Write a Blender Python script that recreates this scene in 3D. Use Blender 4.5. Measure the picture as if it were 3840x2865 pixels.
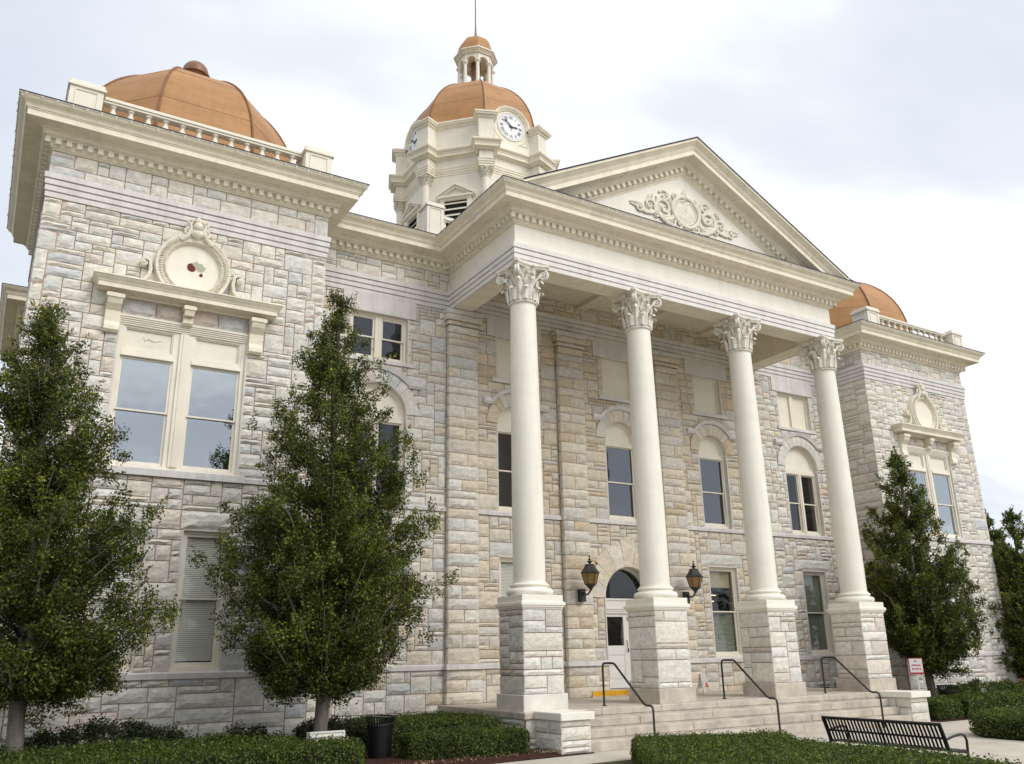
import bpy, math, random
import numpy as np
from mathutils import Vector, Matrix
for o in list(bpy.data.objects): bpy.data.objects.remove(o)
sc = bpy.context.scene
COL = sc.collection
R = math.radians
rnd = random.Random(7)
nrng = np.random.default_rng(7)

# ------------------------------------------------------------------ camera
CAM = dict(f=3210.81/3840, yaw=31.4507, pitch=17.6006, roll=-1.0498, pos=(-17.623, -21.9005, 1.2671))
def cam_axes():
    y, p, r = R(CAM['yaw']), R(CAM['pitch']), R(CAM['roll'])
    f = Vector((math.sin(y)*math.cos(p), math.cos(y)*math.cos(p), math.sin(p)))
    a = Vector((math.cos(y), -math.sin(y), 0)); u = a.cross(f)
    return a*math.cos(r)+u*math.sin(r), -a*math.sin(r)+u*math.cos(r), f
CR, CU, CF = cam_axes()
CP = Vector(CAM['pos'])
cd = bpy.data.cameras.new('camera'); cam = bpy.data.objects.new('camera', cd); COL.objects.link(cam)
cd.sensor_fit = 'HORIZONTAL'; cd.sensor_width = 36; cd.lens = 36*CAM['f']; cd.clip_end = 3000; cd.clip_start = .1
m = Matrix((CR, CU, -CF)).transposed().to_4x4(); m.translation = CP
cam.matrix_world = m
sc.camera = cam
def to_px(p):
    d = Vector(p)-CP; z = d.dot(CF)
    if z < .1: return None
    return (.5+CAM['f']*d.dot(CR)/z, .5-CAM['f']*d.dot(CU)/z*3840/2865, z)

# ------------------------------------------------------------------ light
SUN_AZ, SUN_EL = 24.0, 40.0          # azimuth to the right of straight-in-front of the facade
w = bpy.data.worlds.new('World'); sc.world = w; w.use_nodes = True
nt = w.node_tree; nt.nodes.clear()
def N(t, **k):
    n = nt.nodes.new(t)
    for a, b in k.items(): setattr(n, a, b)
    return n
def L(a, b): nt.links.new(a, b)
sky = N('ShaderNodeTexSky', sky_type='NISHITA'); sky.sun_disc = False
sky.sun_elevation = R(SUN_EL); sky.sun_rotation = R(180-SUN_AZ); sky.air_density = 1.2; sky.dust_density = 3
tc = N('ShaderNodeTexCoord'); sep = N('ShaderNodeSeparateXYZ'); L(tc.outputs['Generated'], sep.inputs[0])
zc = N('ShaderNodeMath', operation='MAXIMUM'); L(sep.outputs[2], zc.inputs[0]); zc.inputs[1].default_value = 0
za = N('ShaderNodeMath', operation='ADD'); L(zc.outputs[0], za.inputs[0]); za.inputs[1].default_value = .18
dx = N('ShaderNodeMath', operation='DIVIDE'); L(sep.outputs[0], dx.inputs[0]); L(za.outputs[0], dx.inputs[1])
dy = N('ShaderNodeMath', operation='DIVIDE'); L(sep.outputs[1], dy.inputs[0]); L(za.outputs[0], dy.inputs[1])
cmb = N('ShaderNodeCombineXYZ'); L(dx.outputs[0], cmb.inputs[0]); L(dy.outputs[0], cmb.inputs[1])
mp = N('ShaderNodeMapping'); mp.inputs['Location'].default_value = (8.2, 0.3, 0); mp.inputs['Rotation'].default_value = (0, 0, R(25)); mp.inputs['Scale'].default_value = (.55, .9, 1)
L(cmb.outputs[0], mp.inputs[0])
n1 = N('ShaderNodeTexNoise'); n1.inputs['Scale'].default_value = 1.0; n1.inputs['Detail'].default_value = 5; n1.inputs['Roughness'].default_value = .5; n1.inputs['Distortion'].default_value = .5
L(mp.outputs[0], n1.inputs['Vector'])
rp = N('ShaderNodeValToRGB'); cr = rp.color_ramp
cr.elements[0].position = .36; cr.elements[0].color = (.57, .625, .71, 1)
cr.elements[1].position = .62; cr.elements[1].color = (1.06, 1.065, 1.08, 1)
e = cr.elements.new(.50); e.color = (.735, .77, .83, 1)
L(n1.outputs['Fac'], rp.inputs[0])
sk = N('ShaderNodeVectorMath', operation='SCALE'); L(sky.outputs[0], sk.inputs[0]); sk.inputs['Scale'].default_value = .10
mx = N('ShaderNodeMix', data_type='RGBA'); mx.inputs['Factor'].default_value = .90
L(sk.outputs[0], mx.inputs[6]); L(rp.outputs[0], mx.inputs[7])
bg = N('ShaderNodeBackground'); L(mx.outputs[2], bg.inputs[0]); bg.inputs[1].default_value = 1.0
wo = N('ShaderNodeOutputWorld'); L(bg.outputs[0], wo.inputs[0])
sd = bpy.data.lights.new('sun', 'SUN'); sd.energy = 1.5; sd.angle = R(35); sd.color = (1, .975, .93)
so = bpy.data.objects.new('sun', sd); COL.objects.link(so)
az = R(SUN_AZ)
sdir = Vector((math.sin(az)*math.cos(R(SUN_EL)), -math.cos(az)*math.cos(R(SUN_EL)), math.sin(R(SUN_EL))))
so.rotation_euler = sdir.to_track_quat('Z', 'Y').to_euler()
so.location = (10, -30, 30)
vs = sc.view_settings; vs.view_transform = 'Standard'; vs.look = 'None'; vs.exposure = 0.36; vs.gamma = 1; vs.use_curve_mapping = False
sc.render.engine = 'CYCLES'

# ------------------------------------------------------------------ materials
def lin(h):
    c = [int(h[i:i+2], 16)/255 for i in (0, 2, 4)]
    return tuple(x/12.92 if x <= .04045 else ((x+.055)/1.055)**2.4 for x in c)+(1,)
MATS = {}
def mat(name, col, rough=.6, var=.0, vscale=3., bump=0., bscale=30., spec=.3, metal=0., attr=False, col2=None, stretch=None, detail=4, streak=0., vein=None, grime=0.):
    m = bpy.data.materials.new(name); m.use_nodes = True; t = m.node_tree; ns = t.nodes
    b = ns['Principled BSDF']; b.inputs['Roughness'].default_value = rough; b.inputs['Specular IOR Level'].default_value = spec; b.inputs['Metallic'].default_value = metal
    b.inputs['Base Color'].default_value = tuple(col[:3])+(1,)
    g = ns.new('ShaderNodeNewGeometry')
    src = None
    if attr:
        a = ns.new('ShaderNodeAttribute'); a.attribute_name = 'Col'; src = a.outputs['Color']
    def noise(scale, st=None, d=4, rg=.55):
        n = ns.new('ShaderNodeTexNoise'); n.inputs['Scale'].default_value = scale; n.inputs['Detail'].default_value = d; n.inputs['Roughness'].default_value = rg
        if st:
            q = ns.new('ShaderNodeMapping'); q.inputs['Scale'].default_value = st; t.links.new(g.outputs['Position'], q.inputs[0]); t.links.new(q.outputs[0], n.inputs['Vector'])
        else: t.links.new(g.outputs['Position'], n.inputs['Vector'])
        return n
    if var or col2:
        n = noise(vscale, stretch, detail)
        r = ns.new('ShaderNodeValToRGB'); r.color_ramp.elements[0].position = .32; r.color_ramp.elements[1].position = .68
        t.links.new(n.outputs['Fac'], r.inputs[0])
        mxx = ns.new('ShaderNodeMix'); mxx.data_type = 'RGBA'
        if col2:
            t.links.new(r.outputs[0], mxx.inputs['Factor']); mxx.inputs[6].default_value = tuple(col[:3])+(1,); mxx.inputs[7].default_value = tuple(col2[:3])+(1,)
            if src: t.links.new(src, mxx.inputs[6])
        else:
            mxx.blend_type = 'MULTIPLY'; mxx.inputs['Factor'].default_value = 1
            r.color_ramp.elements[0].color = (1-var,)*3+(1,); r.color_ramp.elements[1].color = (1+var*.5,)*3+(1,)
            mxx.inputs[6].default_value = tuple(col[:3])+(1,)
            if src: t.links.new(src, mxx.inputs[6])
            t.links.new(r.outputs[0], mxx.inputs[7])
        src = mxx.outputs[2]
    if vein:
        n = noise(1.7, (1., 1., 1.6), 6, .6); n.inputs['Distortion'].default_value = 2.2
        r = ns.new('ShaderNodeValToRGB'); r.color_ramp.elements[0].position = .50; r.color_ramp.elements[1].position = .66
        r.color_ramp.elements[0].color = (0, 0, 0, 1); r.color_ramp.elements[1].color = (.55, .55, .55, 1)
        t.links.new(n.outputs['Fac'], r.inputs[0])
        mxx = ns.new('ShaderNodeMix'); mxx.data_type = 'RGBA'; t.links.new(r.outputs[0], mxx.inputs['Factor']); mxx.inputs[7].default_value = tuple(vein)+(1,)
        t.links.new(src, mxx.inputs[6]); src = mxx.outputs[2]
    if grime:
        n = noise(1.1, (1., 1., 2.2), 8, .68)
        r = ns.new('ShaderNodeValToRGB'); r.color_ramp.elements[0].position = .50; r.color_ramp.elements[1].position = .72
        r.color_ramp.elements[0].color = (1, 1, 1, 1); r.color_ramp.elements[1].color = (1-grime, 1-grime*.97, 1-grime*.85, 1)
        t.links.new(n.outputs['Fac'], r.inputs[0])
        mxx = ns.new('ShaderNodeMix'); mxx.data_type = 'RGBA'; mxx.blend_type = 'MULTIPLY'; mxx.inputs['Factor'].default_value = 1
        mxx.inputs[6].default_value = tuple(col[:3])+(1,)
        if src: t.links.new(src, mxx.inputs[6])
        t.links.new(r.outputs[0], mxx.inputs[7]); src = mxx.outputs[2]
    if streak:
        n = noise(1.0, (5.5, 5.5, .55), 6, .65)
        r = ns.new('ShaderNodeValToRGB'); r.color_ramp.elements[0].position = .30; r.color_ramp.elements[1].position = .56
        r.color_ramp.elements[0].color = (1-streak, 1-streak*1.08, 1-streak*1.25, 1); r.color_ramp.elements[1].color = (1, 1, 1, 1)
        t.links.new(n.outputs['Fac'], r.inputs[0])
        mxx = ns.new('ShaderNodeMix'); mxx.data_type = 'RGBA'; mxx.blend_type = 'MULTIPLY'; mxx.inputs['Factor'].default_value = 1
        mxx.inputs[6].default_value = tuple(col[:3])+(1,)
        if src: t.links.new(src, mxx.inputs[6])
        t.links.new(r.outputs[0], mxx.inputs[7]); src = mxx.outputs[2]
    if src: t.links.new(src, b.inputs['Base Color'])
    if bump:
        n = noise(bscale, None, 5, .6)
        bp = ns.new('ShaderNodeBump'); bp.inputs['Strength'].default_value = bump; bp.inputs['Distance'].default_value = .025
        t.links.new(n.outputs['Fac'], bp.inputs['Height']); t.links.new(bp.outputs[0], b.inputs['Normal'])
    MATS[name] = m
    return m
M_stone = mat('rock_faced_marble', (.5, .5, .5), .9, var=.15, vscale=8, bump=.9, bscale=17, attr=True, detail=8, spec=.1, vein=(.51, .495, .47))
M_mortar = mat('mortar', (.43, .32, .245), .9, var=.2, vscale=3)
M_reveal = mat('cut_stone', (.68, .64, .58), .8, var=.12, vscale=2.5, bump=.15, bscale=40, spec=.2)
M_band = mat('dressed_limestone', (.69, .665, .65), .75, var=.07, vscale=2.2, bump=.1, bscale=50, streak=.14, grime=.10, spec=.2)
M_band2 = mat('pale_dressed_stone', (.755, .735, .705), .7, var=.05, vscale=2.2, streak=.10, grime=.08, spec=.2)
M_paint = mat('cream_paint', (.845, .775, .625), .6, var=.06, vscale=2.0, streak=.10, grime=.15)
M_trim = mat('cream_trim_paint', (.81, .76, .645), .55, var=.03, vscale=2.0, streak=.07, grime=.08)
M_white = mat('white_column_paint', (.825, .79, .70), .55, var=.03, vscale=1.5, streak=.06, grime=.06)
M_ornament = mat('carved_plaster', (.74, .69, .575), .65, var=.16, vscale=9, bump=.25, bscale=25)
M_capital = mat('weathered_capital_paint', (.78, .74, .65), .6, var=.2, vscale=7, bump=.25, bscale=25)
M_copper = mat('copper_dome', (.355, .178, .066), .55, col2=(.45, .235, .092), vscale=1.2, stretch=(.6, .6, 2.2), detail=9, spec=.35, bump=.2, bscale=7, streak=.12)
M_rib = mat('copper_seam', (.25, .11, .055), .6, var=.25, vscale=12)
M_ball = mat('copper_ball', (.24, .115, .065), .4, var=.2, vscale=4, spec=.4)
M_shingle = mat('dark_shingle', (.035, .035, .05), .85, var=.3, vscale=10)
M_metal = mat('black_metal', (.012, .012, .012), .38, var=.2, vscale=20, spec=.5)
M_rail = mat('dark_bronze_rail', (.022, .019, .016), .35, var=.3, vscale=15, spec=.5)
M_lamp = mat('aged_bronze', (.028, .027, .025), .45, var=.4, vscale=30, spec=.5)
M_amber = mat('amber_glass', (.25, .15, .05), .25, var=.15, vscale=10, spec=.5)
M_step = mat('granite_step', (.54, .48, .405), .85, grime=.28, var=.2, vscale=2.5, bump=.2, bscale=35, streak=.10)
M_conc = mat('pale_concrete', (.53, .485, .41), .9, grime=.2, var=.12, vscale=1.3, bump=.15, bscale=40, detail=7)
M_mulch = mat('red_mulch', (.06, .022, .014), 1, var=.6, vscale=14, bump=1., bscale=22, detail=8)
M_soil = mat('lawn_soil', (.05, .06, .025), 1, col2=(.09, .075, .04), vscale=4, bump=.6, bscale=12)
M_bark = mat('grey_bark', (.17, .15, .125), .95, var=.35, vscale=9, bump=.7, bscale=18, stretch=(1, 1, .3))
M_leaf = mat('holly_leaf', (.05, .08, .02), .5, attr=True, spec=.3, var=.15, vscale=2)
_t = M_leaf.node_tree; _p = _t.nodes['Principled BSDF']; _tl = _t.nodes.new('ShaderNodeBsdfTranslucent'); _ms = _t.nodes.new('ShaderNodeMixShader'); _ms.inputs[0].default_value = .30
_sc = _t.nodes.new('ShaderNodeMix'); _sc.data_type = 'RGBA'; _sc.blend_type = 'MULTIPLY'; _sc.inputs['Factor'].default_value = 1; _sc.inputs[7].default_value = (1.5, 1.6, .8, 1)
_t.links.new(_p.inputs['Base Color'].links[0].from_socket, _sc.inputs[6]); _t.links.new(_sc.outputs[2], _tl.inputs[0])
_t.links.new(_p.outputs[0], _ms.inputs[1]); _t.links.new(_tl.outputs[0], _ms.inputs[2]); _t.links.new(_ms.outputs[0], _t.nodes['Material Output'].inputs[0])
M_core = mat('dark_hedge_core', (.025, .028, .012), 1, var=.4, vscale=20)  # dark colour of the filler block added inside each hedge
M_yellow = mat('yellow_paint', (.62, .33, .015), .6, var=.2, vscale=5)
M_orange = mat('orange_print', (.80, .13, .02), .5)
M_red = mat('red_print', (.48, .03, .035), .5)
M_plastic = mat('white_plastic', (.72, .72, .70), .4)
M_clockw = mat('clock_white', (.80, .81, .84), .5)
M_clockb = mat('clock_black', (.012, .014, .02), .5)
M_door = mat('white_door_paint', (.74, .73, .69), .45, var=.04, vscale=2)
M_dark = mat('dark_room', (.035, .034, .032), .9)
M_shade = mat('roller_shade', (.42, .36, .26), .8)
M_blind = mat('blind_slat', (.84, .84, .80), .6)
M_brick = mat('red_brick', (.20, .055, .035), .9, var=.3, vscale=7, bump=.3)
M_peel = mat('bare_red_primer', (.15, .035, .026), .8, var=.3, vscale=30)
M_peel2 = mat('bare_grey_plaster', (.44, .43, .33), .8, var=.15, vscale=30)
def glass_mat(name, k, tint, refl=(.85, .9, 1)):
    m = bpy.data.materials.new(name); m.use_nodes = True; t = m.node_tree; ns = t.nodes
    for n in list(ns): ns.remove(n)
    o = ns.new('ShaderNodeOutputMaterial'); mx = ns.new('ShaderNodeMixShader'); tr = ns.new('ShaderNodeBsdfTransparent'); gl = ns.new('ShaderNodeBsdfGlossy')
    tr.inputs[0].default_value = tint; gl.inputs[0].default_value = refl+(1,); gl.inputs['Roughness'].default_value = .015
    fr = ns.new('ShaderNodeFresnel'); fr.inputs[0].default_value = 1.45
    ad = ns.new('ShaderNodeMath'); ad.operation = 'ADD'; ad.inputs[1].default_value = k
    gg = ns.new('ShaderNodeNewGeometry'); inv = ns.new('ShaderNodeMath'); inv.operation = 'SUBTRACT'; inv.inputs[0].default_value = 1; t.links.new(gg.outputs['Backfacing'], inv.inputs[1])
    mu = ns.new('ShaderNodeMath'); mu.operation = 'MULTIPLY'; t.links.new(fr.outputs[0], ad.inputs[0]); t.links.new(ad.outputs[0], mu.inputs[0]); t.links.new(inv.outputs[0], mu.inputs[1]); t.links.new(mu.outputs[0], mx.inputs[0]); t.links.new(tr.outputs[0], mx.inputs[1]); t.links.new(gl.outputs[0], mx.inputs[2]); t.links.new(mx.outputs[0], o.inputs[0])
    g = ns.new('ShaderNodeNewGeometry'); n = ns.new('ShaderNodeTexNoise'); n.inputs['Scale'].default_value = 1.2
    bp = ns.new('ShaderNodeBump'); bp.inputs['Strength'].default_value = .12; bp.inputs['Distance'].default_value = .05
    t.links.new(g.outputs['Position'], n.inputs['Vector']); t.links.new(n.outputs['Fac'], bp.inputs['Height']); t.links.new(bp.outputs[0], gl.inputs['Normal'])
    return m
M_glass = glass_mat('reflective_glass', .40, (.55, .6, .6, 1), (.86, .94, 1))
M_glass3 = glass_mat('dim_glass', .13, (.55, .6, .6, 1))
M_glass2 = glass_mat('clear_glass', .045, (.95, .95, .93, 1))
M_tube = bpy.data.materials.new('lit_tube'); M_tube.use_nodes = True
_b = M_tube.node_tree.nodes['Principled BSDF']; _b.inputs['Emission Color'].default_value = (1, .9, .5, 1); _b.inputs['Emission Strength'].default_value = 1.3

# ------------------------------------------------------------------ mesh helpers
class MB:
    def __init__(s): s.v = []; s.f = []; s.c = []
    def add(s, vs, fs, col=None):
        o = len(s.v); s.v += [tuple(p) for p in vs]; s.f += [tuple(i+o for i in f) for f in fs]
        s.c += [col]*len(fs)
    def box(s, x0, x1, y0, y1, z0, z1, col=None):
        s.add([(x0, y0, z0), (x1, y0, z0), (x1, y1, z0), (x0, y1, z0), (x0, y0, z1), (x1, y0, z1), (x1, y1, z1), (x0, y1, z1)],
              [(0, 3, 2, 1), (4, 5, 6, 7), (0, 1, 5, 4), (1, 2, 6, 5), (2, 3, 7, 6), (3, 0, 4, 7)], col)
        return s
    def bbox(s, x0, x1, y0, y1, z0, z1, b=.01):          # box with chamfered upright and top edges
        p = [(x0+b, y0), (x1-b, y0), (x1, y0+b), (x1, y1-b), (x1-b, y1), (x0+b, y1), (x0, y1-b), (x0, y0+b)]
        q = [(x0+b, y0+b), (x1-b, y0+b), (x1-b, y0+b), (x1-b, y1-b), (x1-b, y1-b), (x0+b, y1-b), (x0+b, y1-b), (x0+b, y0+b)]
        vs = [(a, c, z0) for a, c in p]+[(a, c, z1-b) for a, c in p]+[(a, c, z1) for a, c in q]
        fs = [(i, (i+1) % 8, 8+(i+1) % 8, 8+i) for i in range(8)]+[(8+i, 8+(i+1) % 8, 16+(i+1) % 8, 16+i) for i in range(8)]+[tuple(range(7, -1, -1)), tuple(range(16, 24))]
        s.add(vs, fs); return s
    def prism(s, poly, fn0, fn1):                        # polygon extruded between two mappings
        n = len(poly); s.add([fn0(*p) for p in poly]+[fn1(*p) for p in poly], [tuple(range(n-1, -1, -1)), tuple(range(n, 2*n))]+[(i, (i+1) % n, n+(i+1) % n, n+i) for i in range(n)]); return s
    def prism_y(s, poly, y0, y1): return s.prism(poly, lambda x, z: (x, y0, z), lambda x, z: (x, y1, z))
    def prism_z(s, poly, z0, z1): return s.prism(poly, lambda x, y: (x, y, z0), lambda x, y: (x, y, z1))
    def lathe(s, prof, cx=0, cy=0, seg=24, ph=0., cap=True):
        vs = []
        for r, z in prof:
            for k in range(seg):
                a = ph+2*math.pi*k/seg; vs.append((cx+r*math.cos(a), cy+r*math.sin(a), z))
        fs = []
        for j in range(len(prof)-1):
            for k in range(seg): fs.append((j*seg+k, j*seg+(k+1) % seg, (j+1)*seg+(k+1) % seg, (j+1)*seg+k))
        if cap: fs += [tuple(range(seg-1, -1, -1)), tuple(range((len(prof)-1)*seg, len(prof)*seg))]
        s.add(vs, fs); return s
    def tube(s, pts, rad, seg=8):
        pts = [Vector(p) for p in pts]; vs = []; n = len(pts); up = None
        for i, p in enumerate(pts):
            d = (pts[min(i+1, n-1)]-pts[max(i-1, 0)]).normalized()
            if up is None:
                up = Vector((0, 0, 1)) if abs(d.z) < .9 else Vector((1, 0, 0))
            a = d.cross(up)
            if a.length < 1e-4: a = d.cross(Vector((1, .3, 0)))
            a.normalize(); b = a.cross(d).normalized(); up = b
            r = rad[i] if isinstance(rad, (list, tuple)) else rad
            for k in range(seg):
                t = 2*math.pi*k/seg; vs.append(p+a*(r*math.cos(t))+b*(r*math.sin(t)))
        fs = [(i*seg+k, i*seg+(k+1) % seg, (i+1)*seg+(k+1) % seg, (i+1)*seg+k) for i in range(n-1) for k in range(seg)]
        fs += [tuple(range(seg-1, -1, -1)), tuple(range((n-1)*seg, n*seg))]
        s.add(vs, fs); return s
    def build(s, name, material, parent=None, smooth=False, loc=None):
        me = bpy.data.meshes.new(name); me.from_pydata(s.v, [], s.f)
        if any(c is not None for c in s.c):
            ca = me.color_attributes.new('Col', 'FLOAT_COLOR', 'CORNER'); arr = []
            for f, c in zip(s.f, s.c): arr += list((c or (.5, .5, .5))[:3]+(1.,))*len(f)
            ca.data.foreach_set('color', arr)
        return link(name, me, material, parent, smooth, loc)
def link(name, me, material, parent=None, smooth=False, loc=None):
    if not me.materials: me.materials.append(material)
    if smooth is True: me.polygons.foreach_set('use_smooth', [True]*len(me.polygons))
    elif smooth:
        me.polygons.foreach_set('use_smooth', [True]*len(me.polygons)); me.set_sharp_from_angle(angle=R(smooth))
    o = bpy.data.objects.new(name, me); COL.objects.link(o); o.parent = parent
    if loc: o.location = loc
    return o
def inst(name, src, parent, loc=(0, 0, 0), rz=0, ry=0, scale=None):
    o = bpy.data.objects.new(name, src.data); COL.objects.link(o); o.parent = parent; o.location = loc; o.rotation_euler = (0, ry, rz)
    if scale: o.scale = scale
    return o
def tag(o, label=None, cat=None, group=None, kind=None):
    if label: o['label'] = label
    if cat: o['category'] = cat
    if group: o['group'] = group
    if kind: o['kind'] = kind
    return o
def empty(name, loc=(0, 0, 0), rz=0):
    o = bpy.data.objects.new(name, None); COL.objects.link(o); o.location = loc; o.rotation_euler = (0, 0, rz); o.empty_display_size = .3; return o
def np_mesh(name, V, F, C=None):
    me = bpy.data.meshes.new(name); n = len(V); k = F.shape[1]; mF = len(F)
    me.vertices.add(n); me.vertices.foreach_set('co', V.astype(np.float32).ravel())
    me.loops.add(mF*k); me.loops.foreach_set('vertex_index', F.astype(np.int32).ravel())
    me.polygons.add(mF); me.polygons.foreach_set('loop_start', np.arange(0, mF*k, k, dtype=np.int32)); me.polygons.foreach_set('loop_total', np.full(mF, k, dtype=np.int32))
    if C is not None:
        ca = me.color_attributes.new('Col', 'FLOAT_COLOR', 'POINT'); ca.data.foreach_set('color', np.concatenate([C, np.ones((n, 1))], 1).astype(np.float32).ravel())
    me.update(calc_edges=True); me.validate(); return me
def sweep(mb, path, prof, lo=0, hi=None, ends=False):
    # path: 2-D polyline, outward = right-hand side of travel; prof: (out, z); emits segments lo..hi
    P = [Vector(p) for p in path]; n = len(P); nr = []
    for i in range(n-1):
        d = (P[i+1]-P[i]).normalized(); nr.append(Vector((d.y, -d.x)))
    mit = []
    for i in range(n):
        if i == 0: mit.append(nr[0])
        elif i == n-1: mit.append(nr[-1])
        else: mit.append((nr[i-1]+nr[i])/(1+nr[i-1].dot(nr[i])))
    for i in range(lo, (n-1) if hi is None else hi):
        vs = []; k = len(prof)
        for q in (i, i+1):
            for d, z in prof:
                t = P[q]+mit[q]*d; vs.append((t.x, t.y, z))
        fs = [(j, k+j, k+j+1, j+1) for j in range(k-1)]
        if ends: fs += [tuple(range(k)), tuple(range(2*k-1, k-1, -1))]
        mb.add(vs, fs)
    return mb
# ------------------------------------------------------------------ setting: ground
GZ = -.83
def sheet(name, poly, z, material, label=None):
    o = MB(); o.add([(x, y, z) for x, y in poly], [tuple(range(len(poly)))])
    ob = o.build(name, material); ob['kind'] = 'structure'; return ob
sheet('ground', [(-900, -900), (900, -900), (900, 900), (-900, 900)], GZ-.012, M_soil)
sheet('plaza_pavement', [(-60, -6.9), (-5.6, -6.9), (-3.6, -8.3), (-3.6, -16.5), (-60, -16.5), (-60, -70), (60, -70), (60, -16.5), (3.15, -16.5), (3.15, -10.6), (3.3, -8.9), (3.9, -8.3), (60, -8.3), (60, -5.6), (6.6, -5.6), (6.6, -4), (-5.6, -4), (-5.6, -5.5), (-9, -5.75), (-60, -5.75)], GZ-.004, M_conc)  # runs on unseen behind the camera, pale paving added there for bounce light
for x0, x1 in ((-40, -5.62), (6.62, 40)):
    mb = MB(); nx, ny = 60, 10; ys = (-5.72, 0.3) if x0 < 0 else (-5.56, 0.3)
    vs = []; 
    for j in range(ny+1):
        for i in range(nx+1):
            x = x0+(x1-x0)*i/nx; y = ys[0]+(ys[1]-ys[0])*j/ny
            yy = y if j else (y if x0 > 0 else min(-4.6, y if x < -9 else y+(x+9)/3.4*.28))
            vs.append((x, yy, GZ+(.0 if j == 0 else .03+.05*rnd.random())))
    fs = [(j*(nx+1)+i, j*(nx+1)+i+1, (j+1)*(nx+1)+i+1, (j+1)*(nx+1)+i) for j in range(ny) for i in range(nx)]
    mb.add(vs, fs); o = mb.build('planting_bed', M_mulch, smooth=True); o['kind'] = 'structure'

# ------------------------------------------------------------------ courthouse
CH = empty('courthouse', (0, 0, 0))
tag(CH, 'pale rough stone courthouse with columned portico, copper domes and central clock tower', 'courthouse')
A_, B_, D_ = 6.444, 11.01, 17.61            # portico half width, pavilion inner and outer
YP, YF, YC = -1.70, -3.904, -3.664          # pavilion front, portico frieze, column axis
ZBB, ZBT, ZFT, ZCT = 11.38, 11.97, 12.58, 13.394
PCX = 14.31
GREY = [(.715, .69, .62), (.735, .715, .65), (.68, .665, .61), (.715, .685, .605), (.70, .655, .565), (.60, .60, .585), (.73, .70, .625), (.70, .635, .555), (.67, .65, .595), (.725, .705, .64), (.73, .705, .635)]
WARM = [(.70, .615, .49), (.68, .59, .46), (.71, .65, .54), (.66, .605, .525), (.665, .565, .425), (.69, .60, .475), (.63, .595, .53), (.61, .505, .36), (.70, .635, .525), (.65, .61, .55)]
STONES = []                                 # (score, verts, faces, colour, parent)
def pick(pal, r):
    c = r.choice(pal); k = r.uniform(.92, 1.05); t = r.uniform(-.012, .012)
    return (c[0]*k+t, c[1]*k, c[2]*k-t)
def stone(fr, u0, u1, z0, z1, pal, r, parent, bulge=.05, jt=.0112, col=None, poly=None, base=-.02):
    O, U, Nn = fr
    w, h = u1-u0, z1-z0
    if w < .03 or h < .03: return
    nx = max(1, min(5, round(w/.17))); ny = max(1, min(4, round(h/.14)))
    b = bulge*r.uniform(.55, 1.15); tu, tz = r.uniform(-.4, .4), r.uniform(-.5, .3)
    us = [u0+jt]+[u0+w*(i+.5)/(nx+1)*(nx+1)/(nx+1) for i in range(0)]
    xs = [u0+jt+(w-2*jt)*i/(nx+1) for i in range(nx+2)]; zs = [z0+jt+(h-2*jt)*j/(ny+1) for j in range(ny+2)]
    vs = []; idx = {}
    def P(u, z, d): return (O[0]+U[0]*u+Nn[0]*d, O[1]+U[1]*u+Nn[1]*d, z)
    for j, z in enumerate(zs):
        for i, u in enumerate(xs):
            edge = i in (0, nx+1) or j in (0, ny+1)
            if edge: d = r.uniform(-.004, .006); uu, zz = u, z
            else:
                d = b*(.55+.45*r.random())*(1+tu*((u-u0)/w-.5)+tz*((z-z0)/h-.5))+.006
                uu, zz = u+r.uniform(-.25, .25)*w/(nx+1), z+r.uniform(-.25, .25)*h/(ny+1)
            idx[i, j] = len(vs); vs.append(P(uu, zz, d))
    fs = [(idx[i, j], idx[i+1, j], idx[i+1, j+1], idx[i, j+1]) for j in range(ny+1) for i in range(nx+1)]
    ring = [(i, 0) for i in range(nx+2)]+[(nx+1, j) for j in range(1, ny+2)]+[(i, ny+1) for i in range(nx, -1, -1)]+[(0, j) for j in range(ny, 0, -1)]
    o = len(vs)
    for (i, j) in ring: vs.append(P(xs[i], zs[j], base))
    n = len(ring)
    fs += [(idx[ring[k]], o+k, o+(k+1) % n, idx[ring[(k+1) % n]]) for k in range(n)]
    reg(vs, fs, col or pick(pal, r), parent, w*h, Nn)
def reg(vs, fs, col, parent, area, Nn=None):
    c = Vector((sum(v[0] for v in vs)/len(vs), sum(v[1] for v in vs)/len(vs), sum(v[2] for v in vs)/len(vs)))
    q = to_px(c); s = 0
    if q and 0 < q[0] < 1 and 0 < q[1] < 1:
        s = area/q[2]**2
        if Nn is not None:
            v = (CP-c).normalized(); s *= max(0., Nn[0]*v.x+Nn[1]*v.y)
    STONES.append((s, vs, fs, col, parent))
def lines(a, b, cuts, unit):
    pts = sorted({round(a, 4), round(b, 4)}|{round(c, 4) for c in cuts if a < c < b}); out = [pts[0]]
    for p, q in zip(pts, pts[1:]):
        n = max(1, round((q-p)/unit)); out += [p+(q-p)*(i+1)/n for i in range(n)]
    res = [out[0]]
    for v in out[1:]:
        if v-res[-1] > .04 or v == out[-1]: res.append(v)
    return res
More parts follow.
